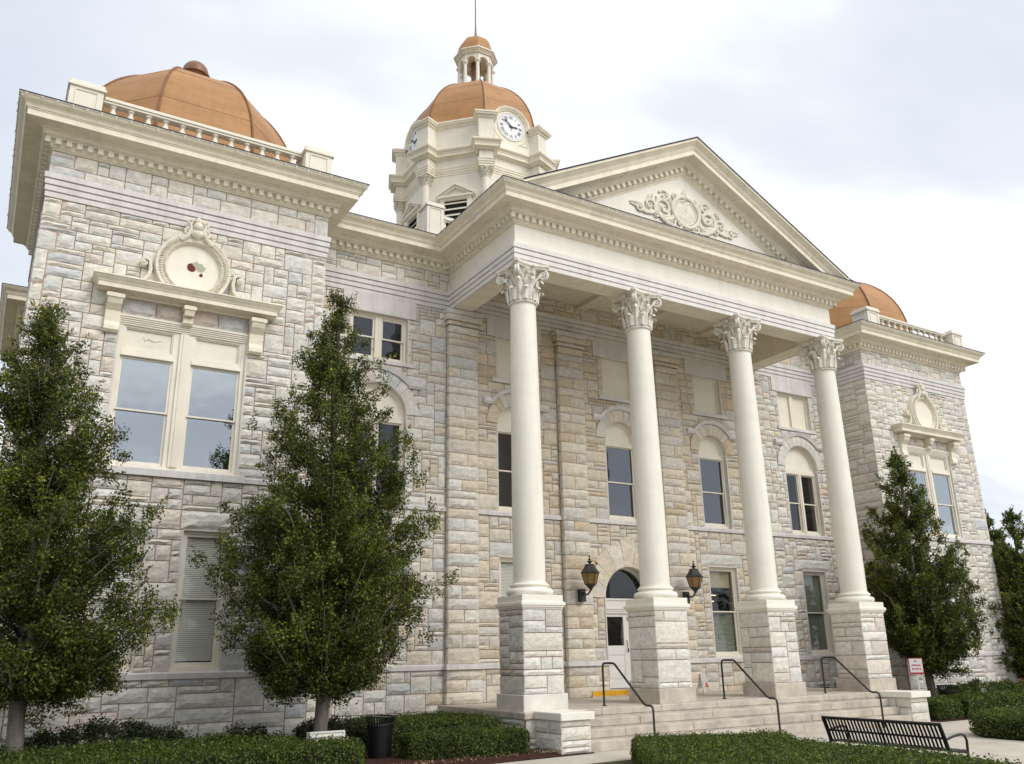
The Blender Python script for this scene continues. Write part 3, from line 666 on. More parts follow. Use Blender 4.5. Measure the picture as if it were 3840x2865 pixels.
# ------------------------------------------------------------------ columns
def capital_mesh():
    mb = MB()
    # local: z 0..1.12, r about .34 ; abacus at top
    mb.lathe([(.345, 0), (.385, .0), (.40, .03), (.385, .06), (.35, .065), (.34, .10), (.335, .5), (.36, .75), (.42, .93), (.44, .985)], seg=24)
    def leaf(ang, z0, h, w_, out, rb):
        rows = 9; c_ = []
        for k in range(rows+1):
            t = k/rows
            if t < .78: z = z0+h*t/.78; rr = rb+.035+.02*t+out*.35*(t/.78)**2.5
            else:
                q = (t-.78)/.22; z = z0+h*(1-.16*q*q)+.02*math.sin(q*math.pi); rr = rb+.055+out*(.35+.65*math.sin(q*math.pi/2))
            ww = w_*(.75+.25*math.sin(math.pi*t))*(1-.18*max(0, t-.7)/.3)*(1. if k % 2 else .8)
            c_.append((rr, z, ww))
        vs = []
        for rr, z, ww in c_:
            for s_, dr in ((-1, -.012), (-.5, .012), (0, .032), (.5, .012), (1, -.012)):
                a = ang+s_*ww/max(rr, .3); r2 = rr+dr; vs.append((r2*math.cos(a), r2*math.sin(a), z))
        mb.add(vs, [(5*k+j, 5*k+j+1, 5*k+6+j, 5*k+5+j) for k in range(rows) for j in range(4)])
    for k in range(8): leaf(2*math.pi*(k+.5)/8, .07, .34, .118, .14, .375)
    for k in range(8): leaf(2*math.pi*k/8, .07, .62, .118, .17, .345)
    # corner volutes and inner helices
    for k in range(4):
        a = math.pi/4+k*math.pi/2
        for s_ in (-1, 1):
            pts = []; rad = []
            for q in range(9):
                t = q/8; rr = .36+.20*t*t+.05*t; aa = a-s_*(1-t)*.42; pts.append((rr*math.cos(aa), rr*math.sin(aa), .52+.40*t-.02*t*t)); rad.append(.028+.012*t)
            base = Vector(pts[-1]); rd = Vector((math.cos(a), math.sin(a), 0)); sd_ = Vector((-math.sin(a), math.cos(a), 0))*s_
            for q in range(1, 19):
                t = q/18; an = math.pi/2-t*3.4*math.pi; rr = .13*(1-t)+.012
                c2 = Vector((rd.x*.585, rd.y*.585, .835)); pts.append(tuple(c2+rd*(rr*math.cos(an))+Vector((0, 0, rr*math.sin(an)))+sd_*(.03+.02*t))); rad.append(.046*(1-.5*t))
            mb.tube(pts, rad, 6)
        a = k*math.pi/2
        for s_ in (-1, 1):
            pts = []; rad = []
            rd = Vector((math.cos(a), math.sin(a), 0)); sd_ = Vector((-math.sin(a), math.cos(a), 0))
            for q in range(7):
                t = q/6; aa = a+s_*(.42-.22*t); rr = .37+.06*t; pts.append((rr*math.cos(aa), rr*math.sin(aa), .52+.36*t)); rad.append(.025)
            for q in range(1, 13):
                t = q/12; an = math.pi-t*2.6*math.pi; rr = .075*(1-t)+.008
                c2 = rd*.445+sd_*s_*.085+Vector((0, 0, .86)); pts.append(tuple(c2+sd_*(-s_*rr*math.cos(an))+Vector((0, 0, rr*math.sin(an))))); rad.append(.025*(1-.4*t))
            mb.tube(pts, rad, 6)
        rd = Vector((math.cos(a), math.sin(a), 0)); e = rd*.50+Vector((0, 0, 1.03))      # flower on the abacus
        for j in range(1):
            an = j*2*math.pi/5; sd_ = Vector((-math.sin(a), math.cos(a), 0)); c2 = e+sd_*.05*math.cos(an)+Vector((0, 0, .05*math.sin(an)))
            o = len(mb.v); mb.lathe([(.001, -.07), (.05, -.04), (.06, .01), (.001, .06)], c2.x, c2.y, 6, cap=False); mb.v[o:] = [(v[0], v[1], v[2]+c2.z) for v in mb.v[o:]]
    def abpoly(s_, n=8):
        pts = []
        for k in range(4):
            a0 = math.pi/4+k*math.pi/2; a1 = a0+math.pi/2; p0 = Vector((math.cos(a0), math.sin(a0)))*.80*s_; p1 = Vector((math.cos(a1), math.sin(a1)))*.80*s_
            t0 = (p1-p0).normalized(); p0 = p0+t0*.06; p1 = p1-t0*.06; nn = Vector((math.cos((a0+a1)/2), math.sin((a0+a1)/2)))
            for q in range(n+1):
                t = q/n; c2 = p0.lerp(p1, t)-nn*.11*math.sin(math.pi*t); pts.append((c2.x, c2.y))
        return pts
    mb.prism_z(abpoly(.92), .985, 1.03); mb.prism_z(abpoly(.97), 1.03, 1.055); mb.prism_z(abpoly(1.0), 1.055, 1.12)
    return mb
CAPZ = 10.255
cap0 = None
for k, cx in enumerate((-6.074, -2.068, 2.068, 6.074)):
    prof = []
    for q in range(15):
        t = q/14; rr = .398-(.398-.345)*(max(0, t-.15)/.85)**1.5; prof.append((rr, 2.93+(CAPZ-2.93)*t))
    col_ = MB().lathe([(.43, 2.90), (.425, 2.93)]+prof, cx, YC, 48).build('column', M_white, CH, smooth=40)
    for zr in (4.9, 7.0, 9.0): MB().lathe([(.3985-(.053)*(max(0, (zr-2.93)/(CAPZ-2.93)-.15)/.85)**1.5, zr-.004), (.3975-.053*(max(0, (zr-2.93)/(CAPZ-2.93)-.15)/.85)**1.5, zr+.004)], cx, YC, 48, cap=False).build('drum_joint', M_trim, col_, smooth=True)
    base = [(.58, 2.60)]+[(.50+.085*math.cos(R(t)), 2.685+.085*math.sin(R(t))) for t in range(-80, 91, 17)]+[(.50, 2.775), (.455, 2.785), (.445, 2.81)]+[(.44+.045*math.cos(R(t)), 2.85+.04*math.sin(R(t))) for t in range(-80, 91, 24)]+[(.435, 2.895), (.43, 2.92)]
    MB().lathe(base, cx, YC, 48).build('column_base', M_white, col_, smooth=40)
    if cap0 is None: cap0 = capital_mesh().build('capital', M_capital, col_, smooth=45, loc=(cx, YC, CAPZ))
    else: inst('capital', cap0, col_, (cx, YC, CAPZ))
    pc = MB(); 
    for hw, z0, z1 in ((.575, 2.275, 2.315), (.605, 2.315, 2.36), (.628, 2.36, 2.432), (.60, 2.432, 2.45), (.584, 2.45, 2.60)): pc.bbox(cx-hw, cx+hw, YC-hw, YC+hw, z0, z1+.0005, .008)
    pc.build('pedestal_cap', M_white, col_)
    pd = MB().box(cx-.535, cx+.535, YC-.535, YC+.535, .3, 2.28).build('pedestal', M_mortar, CH)
    MB().bbox(cx-.618, cx+.618, YC-.618, YC+.618, 0, .362, .015).build('plinth', M_step if k else M_reveal, pd)
    h_ = .555
    for fr, in ((((cx-h_, YC-h_), (1, 0), (0, -1)),), (((cx-h_, YC+h_), (0, -1), (-1, 0)),), (((cx+h_, YC-h_), (0, 1), (1, 0)),), (((cx+h_, YC+h_), (-1, 0), (0, 1)),)):
        ashlar(fr, 0, 2*h_, .362, 2.277, [], GREY[:4]+GREY[6:]+[(.60, .54, .47)], pd, 700+k*4+int(fr[0][0]*3+fr[0][1]*7), uu=.15, vv=.135, bulge=.03, big=1.1)
# ------------------------------------------------------------------ windows
def ringbox(mb, x0, x1, z0, z1, w_, y0, y1, wb=None, wt=None):
    wb = w_ if wb is None else wb; wt = w_ if wt is None else wt
    mb.box(x0, x0+w_, y0, y1, z0, z1); mb.box(x1-w_, x1, y0, y1, z0, z1); mb.box(x0+w_, x1-w_, y0+.001, y1, z0, z0+wb); mb.box(x0+w_, x1-w_, y0+.001, y1, z1-wt, z1)
def reveal(parent, x0, x1, z0, z1, y, top=True):
    mb = MB(); t = .012
    mb.box(x0-.03, x0+t, y-.012, y+.35, z0, z1); mb.box(x1-t, x1+.03, y-.012, y+.35, z0, z1)
    if top: mb.box(x0, x1, y-.010, y+.35, z1-t, z1+.03)
    mb.build('reveal', M_reveal, parent)
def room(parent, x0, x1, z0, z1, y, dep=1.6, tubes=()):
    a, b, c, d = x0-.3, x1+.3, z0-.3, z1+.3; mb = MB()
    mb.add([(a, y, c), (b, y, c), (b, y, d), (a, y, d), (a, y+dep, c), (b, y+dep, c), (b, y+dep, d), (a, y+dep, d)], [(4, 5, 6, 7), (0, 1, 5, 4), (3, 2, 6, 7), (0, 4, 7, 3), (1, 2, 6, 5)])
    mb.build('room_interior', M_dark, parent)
def sash(parent, x0, x1, z0, z1, zm, y, gm=M_glass, st=.055, blind=None, slat=None):
    mb = MB(); ringbox(mb, x0, x1, zm-.02, z1, st, y, y+.045, wb=.04); mb.build('upper_sash', M_trim, parent)
    mb = MB(); ringbox(mb, x0, x1, z0, zm+.02, st, y+.046, y+.09, wb=.08, wt=.04); mb.build('lower_sash', M_trim, parent)
    MB().box(x0+st, x1-st, y+.018, y+.024, zm+.02, z1-st).build('pane', gm, parent)
    MB().box(x0+st, x1-st, y+.064, y+.070, z0+.08, zm-.02).build('pane', gm, parent)
    if blind:
        mb = MB(); zb = z1-.05
        while zb > blind:
            mb.add([(x0+st, y+.100, zb), (x1-st, y+.100, zb), (x1-st, y+.118, zb+.036), (x0+st, y+.118, zb+.036)], [(0, 1, 2, 3)]); zb -= .041
        mb.build('blind', slat or M_blind, parent)
M_slat = mat('grey_green_slat', (.26, .28, .22), .7)
def low_window(cx, hw, z0, z1, yw, zm, blind=None, gm=M_glass2, slat=None, tubes=False, wallp=None):
    y = yw+.10
    mb = MB(); ringbox(mb, cx-hw, cx+hw, z0+.02, z1, .075, y, y+.16, wb=.09); mb.box(cx-hw, cx+hw, yw-.02, y, z0-.01, z0+.06)
    f = mb.build('window', M_trim, CH)
    sash(f, cx-hw+.075, cx+hw-.075, z0+.11, z1-.075, zm, y+.03, gm, blind=blind, slat=slat)
    reveal(f, cx-hw, cx+hw, z0, z1, yw); room(f, cx-hw, cx+hw, z0, z1, yw+.45)
    if tubes:
        for (a, b, c_, d) in ((-.4, .55, 2.98, .9), (-.45, .3, 2.86, .95), (-.5, .0, 2.72, 1.), (.2, .5, 2.78, .98)):
            MB().box(cx+a+.1, cx+b+.1, yw+d+.2, yw+d+.26, c_+.12, c_+.15).build('ceiling_tube', M_tube, f)
    return f
for sg in (-1, 1):
    for a in (-.89, .89): low_window(sg*PCX+a, .51, 1.02, 4.03, YP, 2.55, blind=1.2)
low_window(-8.72, .62, 1.02, 3.98, 0, 2.5, blind=1.2); low_window(-4.12, .66, 1.02, 3.98, 0, 2.5, blind=1.2)
w3 = low_window(4.12, .66, 1.02, 3.98, 0, 2.5, tubes=True); low_window(8.72, .62, 1.02, 3.98, 0, 2.5, blind=1.2, slat=M_slat)
MB().box(3.60, 4.64, .262, .268, 3.30, 3.88).build('roller_shade', M_shade, w3)
mb = MB(); zb = 2.42
while zb > 1.22: mb.add([(3.60, .26, zb), (4.64, .26, zb), (4.64, .278, zb+.036), (3.60, .278, zb+.036)], [(0, 1, 2, 3)]); zb -= .041
mb.build('blind', M_slat, w3)
def arch_panel(mb, cx, zc, r, y0, y1, n=20):
    mb.prism_y([(cx+r*math.cos(math.pi*k/n), zc+r*math.sin(math.pi*k/n)) for k in range(n+1)], y0, y1)
def arch_ring(mb, cx, zc, r0, r1, y0, y1, n=20):
    for k in range(n):
        a, b = math.pi*k/n, math.pi*(k+1)/n
        mb.prism_y([(cx+r0*math.cos(a), zc+r0*math.sin(a)), (cx+r1*math.cos(a), zc+r1*math.sin(a)), (cx+r1*math.cos(b), zc+r1*math.sin(b)), (cx+r0*math.cos(b), zc+r0*math.sin(b))], y0, y1)
def arch_window(cx, hw, z0, zs, double, ztr, gm):
    y = .14
    mb = MB(); mb.box(cx-hw, cx-hw+.08, y, y+.15, z0, zs); mb.box(cx+hw-.08, cx+hw, y, y+.15, z0, zs); mb.box(cx-hw+.08, cx+hw-.08, y+.001, y+.15, z0, z0+.12)
    for q, (za, zb) in enumerate(((ztr, ztr+.05), (ztr+.06, ztr+.11), (ztr+.12, zs))): mb.box(cx-hw+.08, cx+hw-.08, y-.03+.02*q, y+.15, za, zb)
    arch_ring(mb, cx, zs, hw-.08, hw, y, y+.15); arch_ring(mb, cx, zs, hw-.115, hw-.081, y+.03, y+.15)
    if double: mb.box(cx-.085, cx+.085, y-.01, y+.15, z0+.12, ztr); mb.box(cx-.035, cx+.035, y-.035, y-.01, z0+.12, ztr)
    f = mb.build('window', M_trim, CH)
    mb = MB(); arch_panel(mb, cx, zs, hw-.10, y+.06, y+.14); mb.build('tympanum_panel', M_trim, f)
    if double:
        for s_ in (-1, 1):
            a, b = sorted((cx+s_*.085, cx+s_*(hw-.08))); sash(f, a, b, z0+.12, ztr, (z0+ztr)/2+.05, y+.035, gm, st=.045)
    else: sash(f, cx-hw+.08, cx+hw-.08, z0+.12, ztr, (z0+ztr)/2+.04, y+.035, gm, st=.035)
    mb = MB()
    mb.box(cx-hw-.03, cx-hw+.01, -.012, .35, z0, zs); mb.build('reveal', M_reveal, f); mb = MB(); mb.box(cx+hw-.01, cx+hw+.03, -.012, .35, z0, zs); mb.build('reveal', M_reveal, f)
    mb = MB(); arch_ring(mb, cx, zs, hw-.012, hw+.03, -.01, .35); mb.build('reveal', M_reveal, f)
    room(f, cx-hw, cx+hw, z0, ztr, .45)
for c in CX3: arch_window(c, .66, 5.30, 7.97, False, 7.79, M_glass3)
for c in CX2: arch_window(c, .90, 5.30, 7.84, True, 7.63, M_glass2)
for c in CX3:                                         # blanked upper openings
    mb = MB(); ringbox(mb, c-.66, c+.66, 9.45, 10.83, .07, .12, .26); f = mb.build('blanked_window', M_trim, CH)
    MB().box(c-.59, c+.59, .17, .25, 9.5, 10.77).build('panel', M_trim, f); MB().bbox(c-.85, c+.85, -.07, .3, 9.32, 9.452, .008).build('sill', M_band, f); reveal(f, c-.66, c+.66, 9.45, 10.83, 0)
for c in CX2:
    mb = MB(); ringbox(mb, c-.90, c+.90, 9.42, 10.84, .08, .12, .27); mb.box(c-.10, c+.10, .10, .27, 9.5, 10.77); f = mb.build('window', M_trim, CH)
    MB().bbox(c-1.05, c+1.05, -.07, .3, 9.31, 9.422, .008).build('sill', M_band, f); reveal(f, c-.90, c+.90, 9.42, 10.84, 0)
    for s_ in (-1, 1):
        a, b = sorted((c+s_*.10, c+s_*.82))
        if c < 0: sash(f, a, b, 9.50, 10.76, 10.13, .15, M_glass2, st=.06)
        else: MB().box(a, b, .18, .25, 9.5, 10.76).build('panel', M_trim, f)
    if c < 0: room(f, c-.9, c+.9, 9.42, 10.8, .45)
# ------------------------------------------------------------------ pavilion windows with hood, brackets and medallion
def spiral_yz(): pass
for sg in (-1, 1):
    cx = sg*PCX; y = YP+.05
    mb = MB(); mb.box(cx-1.44, cx-1.34, y, y+.2, 5.30, 8.66); mb.box(cx+1.34, cx+1.44, y, y+.2, 5.30, 8.66); mb.box(cx-1.34, cx+1.34, y, y+.2, 5.30, 5.42)
    mb.box(cx-.20, cx+.20, y+.02, y+.2, 5.42, 8.66); mb.box(cx-.10, cx+.10, y-.03, y+.02, 5.42, 8.62); mb.box(cx-.03, cx+.03, y-.05, y-.03, 5.42, 8.62)
    for q in range(5): mb.box(cx-1.46-.012*q, cx+1.46+.012*q, y-.02-.022*q, y+.2, 8.64+.042*q, 8.64+.042*q+.04)
    f = mb.build('window', M_trim, CH)
    for s_ in (-1, 1):
        a, b = sorted((cx+s_*.20, cx+s_*1.34))
        mb = MB(); ringbox(mb, a, b, 8.03, 8.64, .045, y+.02, y+.08); ringbox(mb, a+.045, b-.045, 8.075, 8.595, .03, y+.05, y+.08)
        for q in range(3): mb.box(a-.0+.0, b, y-.03+.02*q, y+.19, 7.90+.045*q, 7.90+.045*q+.04)
        mb.build('transom_frame', M_trim, f); MB().box(a+.05, b-.05, y+.09, y+.12, 8.05, 8.62).build('transom_panel', M_trim, f)
        sash(f, a, b, 5.42, 7.90, 6.66, y+.05, M_glass, st=.055)
    MB().bbox(cx-1.62, cx+1.62, YP-.10, YP+.05, 5.165, 5.325, .01).build('sill', M_band, f)
    reveal(f, cx-1.44, cx+1.44, 5.3, 8.86, YP); room(f, cx-1.44, cx+1.44, 5.3, 8.0, YP+.5, 2.)
    # shelf hood
    HP = [(0, 9.24), (.10, 9.25), (.12, 9.29), (.18, 9.31), (.40, 9.325), (.40, 9.43), (.415, 9.435), (.425, 9.46), (.45, 9.50), (.49, 9.535), (.50, 9.56), (.52, 9.565), (.52, 9.595), (0, 9.63)]
    hd = sweep(MB(), [(cx-1.62, YP+.05), (cx-1.62, YP), (cx+1.62, YP), (cx+1.62, YP+.05)], HP).build('window_hood', M_paint, CH, smooth=28)
    for bx, bw_, z0 in ((-1.62, .16, 8.36), (1.62, .16, 8.36), (0, .11, 8.80)):
        pr = [(YP, 9.24), (YP-.30, 9.24), (YP-.30, 9.10), (YP-.26, 9.0), (YP-.14, 8.86 if z0 < 8.5 else 9.0), (YP-.11, z0+.25), (YP-.15, z0+.14), (YP-.15, z0+.05), (YP-.10, z0), (YP, z0-.0)]
        b_ = MB().prism(pr, lambda yy, z: (cx+bx-bw_, yy, z), lambda yy, z: (cx+bx+bw_, yy, z)); b_.box(cx+bx-bw_-.03, cx+bx+bw_+.03, YP-.33, YP, 9.13, 9.22); b_.build('bracket', M_paint, hd)
    # round medallion standing on the hood
    mz = 10.27; md = MB()
    prof = [(.60, YP-.10), (.63, YP-.18), (.66, YP-.22), (.68, YP-.18), (.70, YP-.16), (.80, YP-.18), (.83, YP-.20), (.865, YP-.20), (.885, YP-.15), (.885, YP+.02)]
    vs = []; n = 64
    for rr, yy in prof:
        for k in range(n): a = 2*math.pi*k/n; vs.append((cx+rr*math.cos(a), yy, mz+rr*math.sin(a)))
    md.add(vs, [(j*n+k, j*n+(k+1) % n, (j+1)*n+(k+1) % n, (j+1)*n+k) for j in range(len(prof)-1) for k in range(n)])
    me_ = md.build('medallion', M_ornament, CH, smooth=30)
    mb = MB(); mb.add([(cx+.63*math.cos(2*math.pi*k/40), YP-.10, mz+.63*math.sin(2*math.pi*k/40)) for k in range(40)], [tuple(range(40))]); mb.build('medallion_field', M_trim, me_)
    lb = MB()
    for k in range(76):                               # egg-and-leaf beads round the ring
        a = 2*math.pi*k/76
        if abs(a-math.pi/2) < .36: continue
        c0, s0 = math.cos(a), math.sin(a); t0 = a+.02
        lb.tube([(cx+.71*math.cos(a-.03), YP-.165, mz+.71*math.sin(a-.03)), (cx+.75*math.cos(a+.02), YP-.198, mz+.75*math.sin(a+.02)), (cx+.795*math.cos(a+.05), YP-.19, mz+.795*math.sin(a+.05))], [.012, .021, .014], 5)
    lb.build('bead_ring', M_ornament, me_, smooth=True)
    cr_ = MB()                                        # crest with shell and volutes
    def blob(mb, c, sx, sy, sz, n=8):
        o = len(mb.v); mb.lathe([(.02, -1), (.6, -.8), (.95, -.3), (1, .1), (.8, .6), (.4, .92), (.02, 1)], 0, 0, n, cap=False); mb.v[o:] = [(c[0]+v[0]*sx, c[1]+v[1]*sy, c[2]+v[2]*sz) for v in mb.v[o:]]
    zt = mz+.86
    blob(cr_, (cx, YP-.24, zt+.02), .20, .16, .16); blob(cr_, (cx, YP-.30, zt+.22), .15, .14, .15, 10); blob(cr_, (cx, YP-.27, zt+.40), .13, .11, .10); blob(cr_, (cx, YP-.24, zt+.50), .05, .05, .06)
    cr_.prism_y([(cx-.22, zt-.12), (cx+.22, zt-.12), (cx+.16, zt+.42), (cx-.16, zt+.42)], YP-.2, YP)
    for s_ in (-1, 1):
        for (px, pz, r0, st) in ((.20, .36, .09, 150), (.23, .06, .11, 100), (.36, -.14, .10, 60)):
            pts = []; rad = []
            for q in range(20):
                t = q/19; an = R(st)-t*2.5*math.pi; rr = r0*(1-t)+.015; pts.append((cx+s_*(px+rr*math.cos(an)), YP-.22-.06*t, zt+pz+rr*math.sin(an))); rad.append(.045*(1-.4*t))
            cr_.tube(pts, rad, 6)
        cr_.tube([(cx+s_*.42, YP-.24, zt-.22), (cx+s_*.26, YP-.29, zt-.1), (cx+s_*.17, YP-.28, zt+.14), (cx+s_*.22, YP-.27, zt+.34)], [.06, .06, .05, .03], 7)
    cr_.v = [(cx+(v[0]-cx)*.86, YP+(v[1]-YP)*.8, zt+(v[2]-zt)*.88) for v in cr_.v]
    cr_.build('crest', M_ornament, me_, smooth=50)
    for s_ in (-1, 1):                                # side scrolls
        mb = MB(); pts = []
        for q in range(22):
            t = q/21; an = R(200)-t*2.2*math.pi; rr = .17*(1-.8*t)
            pts.append((rr*math.cos(an)+0, rr*math.sin(an)))
        path = [(.62, -.62), (.42, -.62), (.22, -.52), (.10, -.34), (.06, -.14), (.09, .04)]+[(.26-.02+p_[0]*1.0, .05+p_[1]) for p_ in pts[2:]]
        wv = .13
        vs = []
        for (px, pz) in path: vs += [(cx+s_*(.95+px), YP-.02, mz+pz-.02), (cx+s_*(.95+px), YP-.26, mz+pz-.02)]
        base_n = len(path)
        # ribbon with thickness
        th = .05; nrm = []
        for i in range(base_n):
            a = Vector(path[max(0, i-1)]); b = Vector(path[min(base_n-1, i+1)]); d = (b-a).normalized(); nrm.append(Vector((-d.y, d.x)))
        vs = []
        for (px, pz), nn in zip(path, nrm):
            k2 = th*(1-.4*path.index((px, pz))/base_n)
            for (yy, o2) in ((YP, -k2), (YP-.24, -k2), (YP-.26, 0), (YP-.24, k2), (YP, k2)): vs.append((cx+s_*(.95+px+nn.x*o2), yy, mz+pz+nn.y*o2))
        mb.add(vs, [(5*i+j, 5*i+j+1, 5*i+6+j, 5*i+5+j) for i in range(base_n-1) for j in range(4)])
        blob(mb, (cx+s_*(.95+.26), YP-.2, mz+.05), .075, .09, .075)
        mb.v = [(cx+s_*.90+(v[0]-cx-s_*.95)*.78, YP+(v[1]-YP)*.75, mz-.66+(v[2]-mz+.66)*.80) for v in mb.v]
        mb.build('scroll', M_ornament, me_, smooth=40)
    if sg < 0:                                        # paint that has come off
        r = random.Random(3)
        def flake(pts, material, yy):
            mb = MB(); mb.prism_y([(cx+a*.88, mz+b*.88) for a, b in pts], yy, YP-.098); mb.build('bare_patch', material, me_)
        flake([(-.17, .03), (-.14, .13), (-.05, .16), (-.01, .10), (.06, .06), (.05, -.06), (-.03, -.10), (-.13, -.07)], M_peel, YP-.103)
        flake([(-.08, .16), (0, .19), (.07, .24), (.16, .18), (.22, .20), (.27, .12), (.33, .10), (.30, .0), (.24, -.06), (.15, -.05), (.07, -.02), (.04, .06), (-.02, .12)], M_peel2, YP-.1055)
        flake([(.19, -.10), (.25, -.09), (.27, -.17), (.22, -.21), (.16, -.17)], M_peel, YP-.103)
        MB().tube([(cx-1.0+.12, YP+.135, 8.42), (cx-.9+.05, YP+.135, 8.34), (cx-.78, YP+.13, 8.40), (cx-.66, YP+.135, 8.35), (cx-.5, YP+.135, 8.40)], .012, 5).build('paint_crack', M_ornament, f)
# ------------------------------------------------------------------ door
yd = .30
mb = MB(); mb.box(-.98, -.90, yd, yd+.15, .18, 2.87); mb.box(.90, .98, yd, yd+.15, .18, 2.87); mb.box(-.90, .90, yd-.01, yd+.15, 2.42, 2.87); mb.box(-.92, .92, yd-.05, yd-.01, 2.54, 2.58); mb.box(-.93, .93, yd-.03, yd-.01, 2.49, 2.53); mb.box(-.95, .95, yd-.04, yd+.15, 2.82, 2.875)
arch_ring(mb, 0, 2.87, .93, .98, yd+.02, yd+.15); dfr = mb.build('entrance_door', M_door, CH)
mb = MB(); arch_panel(mb, 0, 2.88, .93, yd+.07, yd+.08); mb.build('fanlight_pane', M_glass2, dfr)
mb = MB(); arch_ring(mb, 0, 2.87, .965, 1.01, -.01, .45); mb.box(-1.01, -.968, -.012, .45, 0, 2.87); mb.box(.968, 1.01, -.012, .45, 0, 2.87); mb.build('reveal', M_reveal, dfr)
for x0, x1 in ((-.90, .10), (.10, .90)):
    mb = MB(); ringbox(mb, x0, x1, .2, 2.42, .16, yd+.04, yd+.09, wb=.22, wt=.10)
    mb.box(x0+.16, x1-.16, yd+.041, yd+.09, 1.18, 1.45); mb.box(x0+.16, x1-.16, yd+.06, yd+.09, .42, 1.18); mb.box(x0+.22, x1-.22, yd+.045, yd+.06, .48, .76); mb.box(x0+.22, x1-.22, yd+.045, yd+.06, .86, 1.12)
    lf = mb.build('door_leaf', M_door, dfr)
    MB().box(x0+.16, x1-.16, yd+.06, yd+.066, 1.45, 2.32).build('door_pane', M_glass2, dfr)
    for z in (.35, 1.3, 2.25): MB().box(x0-.008, x0+.012, yd+.025, yd+.04, z-.06, z+.06).build('hinge', M_metal, dfr)
MB().tube([(.02, yd+.02, 1.25), (.02, yd-.03, 1.3), (.02, yd-.03, 1.55), (.02, yd+.02, 1.6)], .012, 6).build('door_handle', M_metal, dfr)
room(dfr, -1, 1, 0, 3.9, .5, 2.2)
st = MB().bbox(-1.83, 1.83, -.30, .46, 0, .18, .006).build('door_step', M_step, CH)
MB().box(-1.825, 1.825, -.3035, -.299, .028, .174).build('painted_nosing', M_yellow, st)

# ------------------------------------------------------------------ roofs behind the cornices
MB().box(-11.0, 11.0, 2.95, 20, GZ, 13.3).build('rear_block', M_mortar, CH)
for sg in (-1, 1): MB().box(sg*PCX-3.2, sg*PCX+3.2, 1.2, 4.85, GZ, 13.3).build('rear_block', M_mortar, CH)
mb = MB(); mb.add([(-D_-.4, YP-.4, 13.46), (-B_+.4, YP-.4, 13.46), (-B_+.4, 5.3, 13.46), (-D_-.4, 5.3, 13.46)], [(0, 1, 2, 3)]); mb.add([(D_+.4, YP-.4, 13.46), (B_-.4, YP-.4, 13.46), (B_-.4, 5.3, 13.46), (D_+.4, 5.3, 13.46)], [(0, 1, 2, 3)])
mb.build('roof', M_shingle, CH)
mb = MB(); mb.add([(-11.4, -.45, 13.49), (11.4, -.45, 13.49), (11.4, 20, 13.49), (-11.4, 20, 13.49), (-4.9, 4.95, 16.4), (4.9, 4.95, 16.4), (4.9, 14.75, 16.4), (-4.9, 14.75, 16.4)], [(0, 1, 5, 4), (1, 2, 6, 5), (2, 3, 7, 6), (3, 0, 4, 7), (4, 5, 6, 7)])
mb.build('roof', M_shingle, CH)
# rear side pavilion seen past the left corner
MB().box(-D_, -B_, 10.2, 16.8, GZ, 12.6).build('rear_block', M_reveal, CH)
RP = [(-B_, 10.2), (-D_, 10.2), (-D_, 16.8)]
RP = [(-D_, 16.8), (-D_, 10.2), (-B_, 10.2)]
sweep(MB(), RP, CORN).build('cornice', M_paint, CH, smooth=28); sweep(MB(), RP, BAND).build('architrave_band', M_band, CH); sweep(MB(), RP, SHIN).build('roof_edge', M_shingle, CH)
# ------------------------------------------------------------------ balustrades on the pavilions
BALP = [(.045, 0), (.07, 0), (.07, .06), (.045, .065), (.04, .09), (.06, .14), (.085, .22), (.088, .28), (.07, .34), (.045, .42), (.038, .47), (.05, .50), (.07, .51), (.07, .56)]
bal0 = None
def pedestal_box(mb, cx, cy, hw, z0, z1):
    mb.bbox(cx-hw-.03, cx+hw+.03, cy-hw-.03, cy+hw+.03, z0, z0+.08, .01); mb.box(cx-hw, cx+hw, cy-hw, cy+hw, z0+.08, z1-.14)
    mb.bbox(cx-hw-.05, cx+hw+.05, cy-hw-.05, cy+hw+.05, z1-.17, z1-.10, .01); mb.bbox(cx-hw-.015, cx+hw+.015, cy-hw-.015, cy+hw+.015, z1-.10, z1, .015)
    for (x0, x1, y0, y1) in ((cx-hw*.68, cx+hw*.68, cy-hw-.022, cy-hw+.01), (cx-hw-.022, cx-hw+.01, cy-hw*.68, cy+hw*.68)):
        zz0, zz1 = z0+.16, z1-.24; t = .022
        if x1-x0 > y1-y0: mb.box(x0, x1, y0, y1, zz0, zz0+t); mb.box(x0, x1, y0, y1, zz1-t, zz1); mb.box(x0, x0+t, y0, y1, zz0+t, zz1-t); mb.box(x1-t, x1, y0, y1, zz0+t, zz1-t)
        else: mb.box(x0, x1, y0, y1, zz0, zz0+t); mb.box(x0, x1, y0, y1, zz1-t, zz1); mb.box(x0, x1, y0, y0+t, zz0+t, zz1-t); mb.box(x0, x1, y1-t, y1, zz0+t, zz1-t)
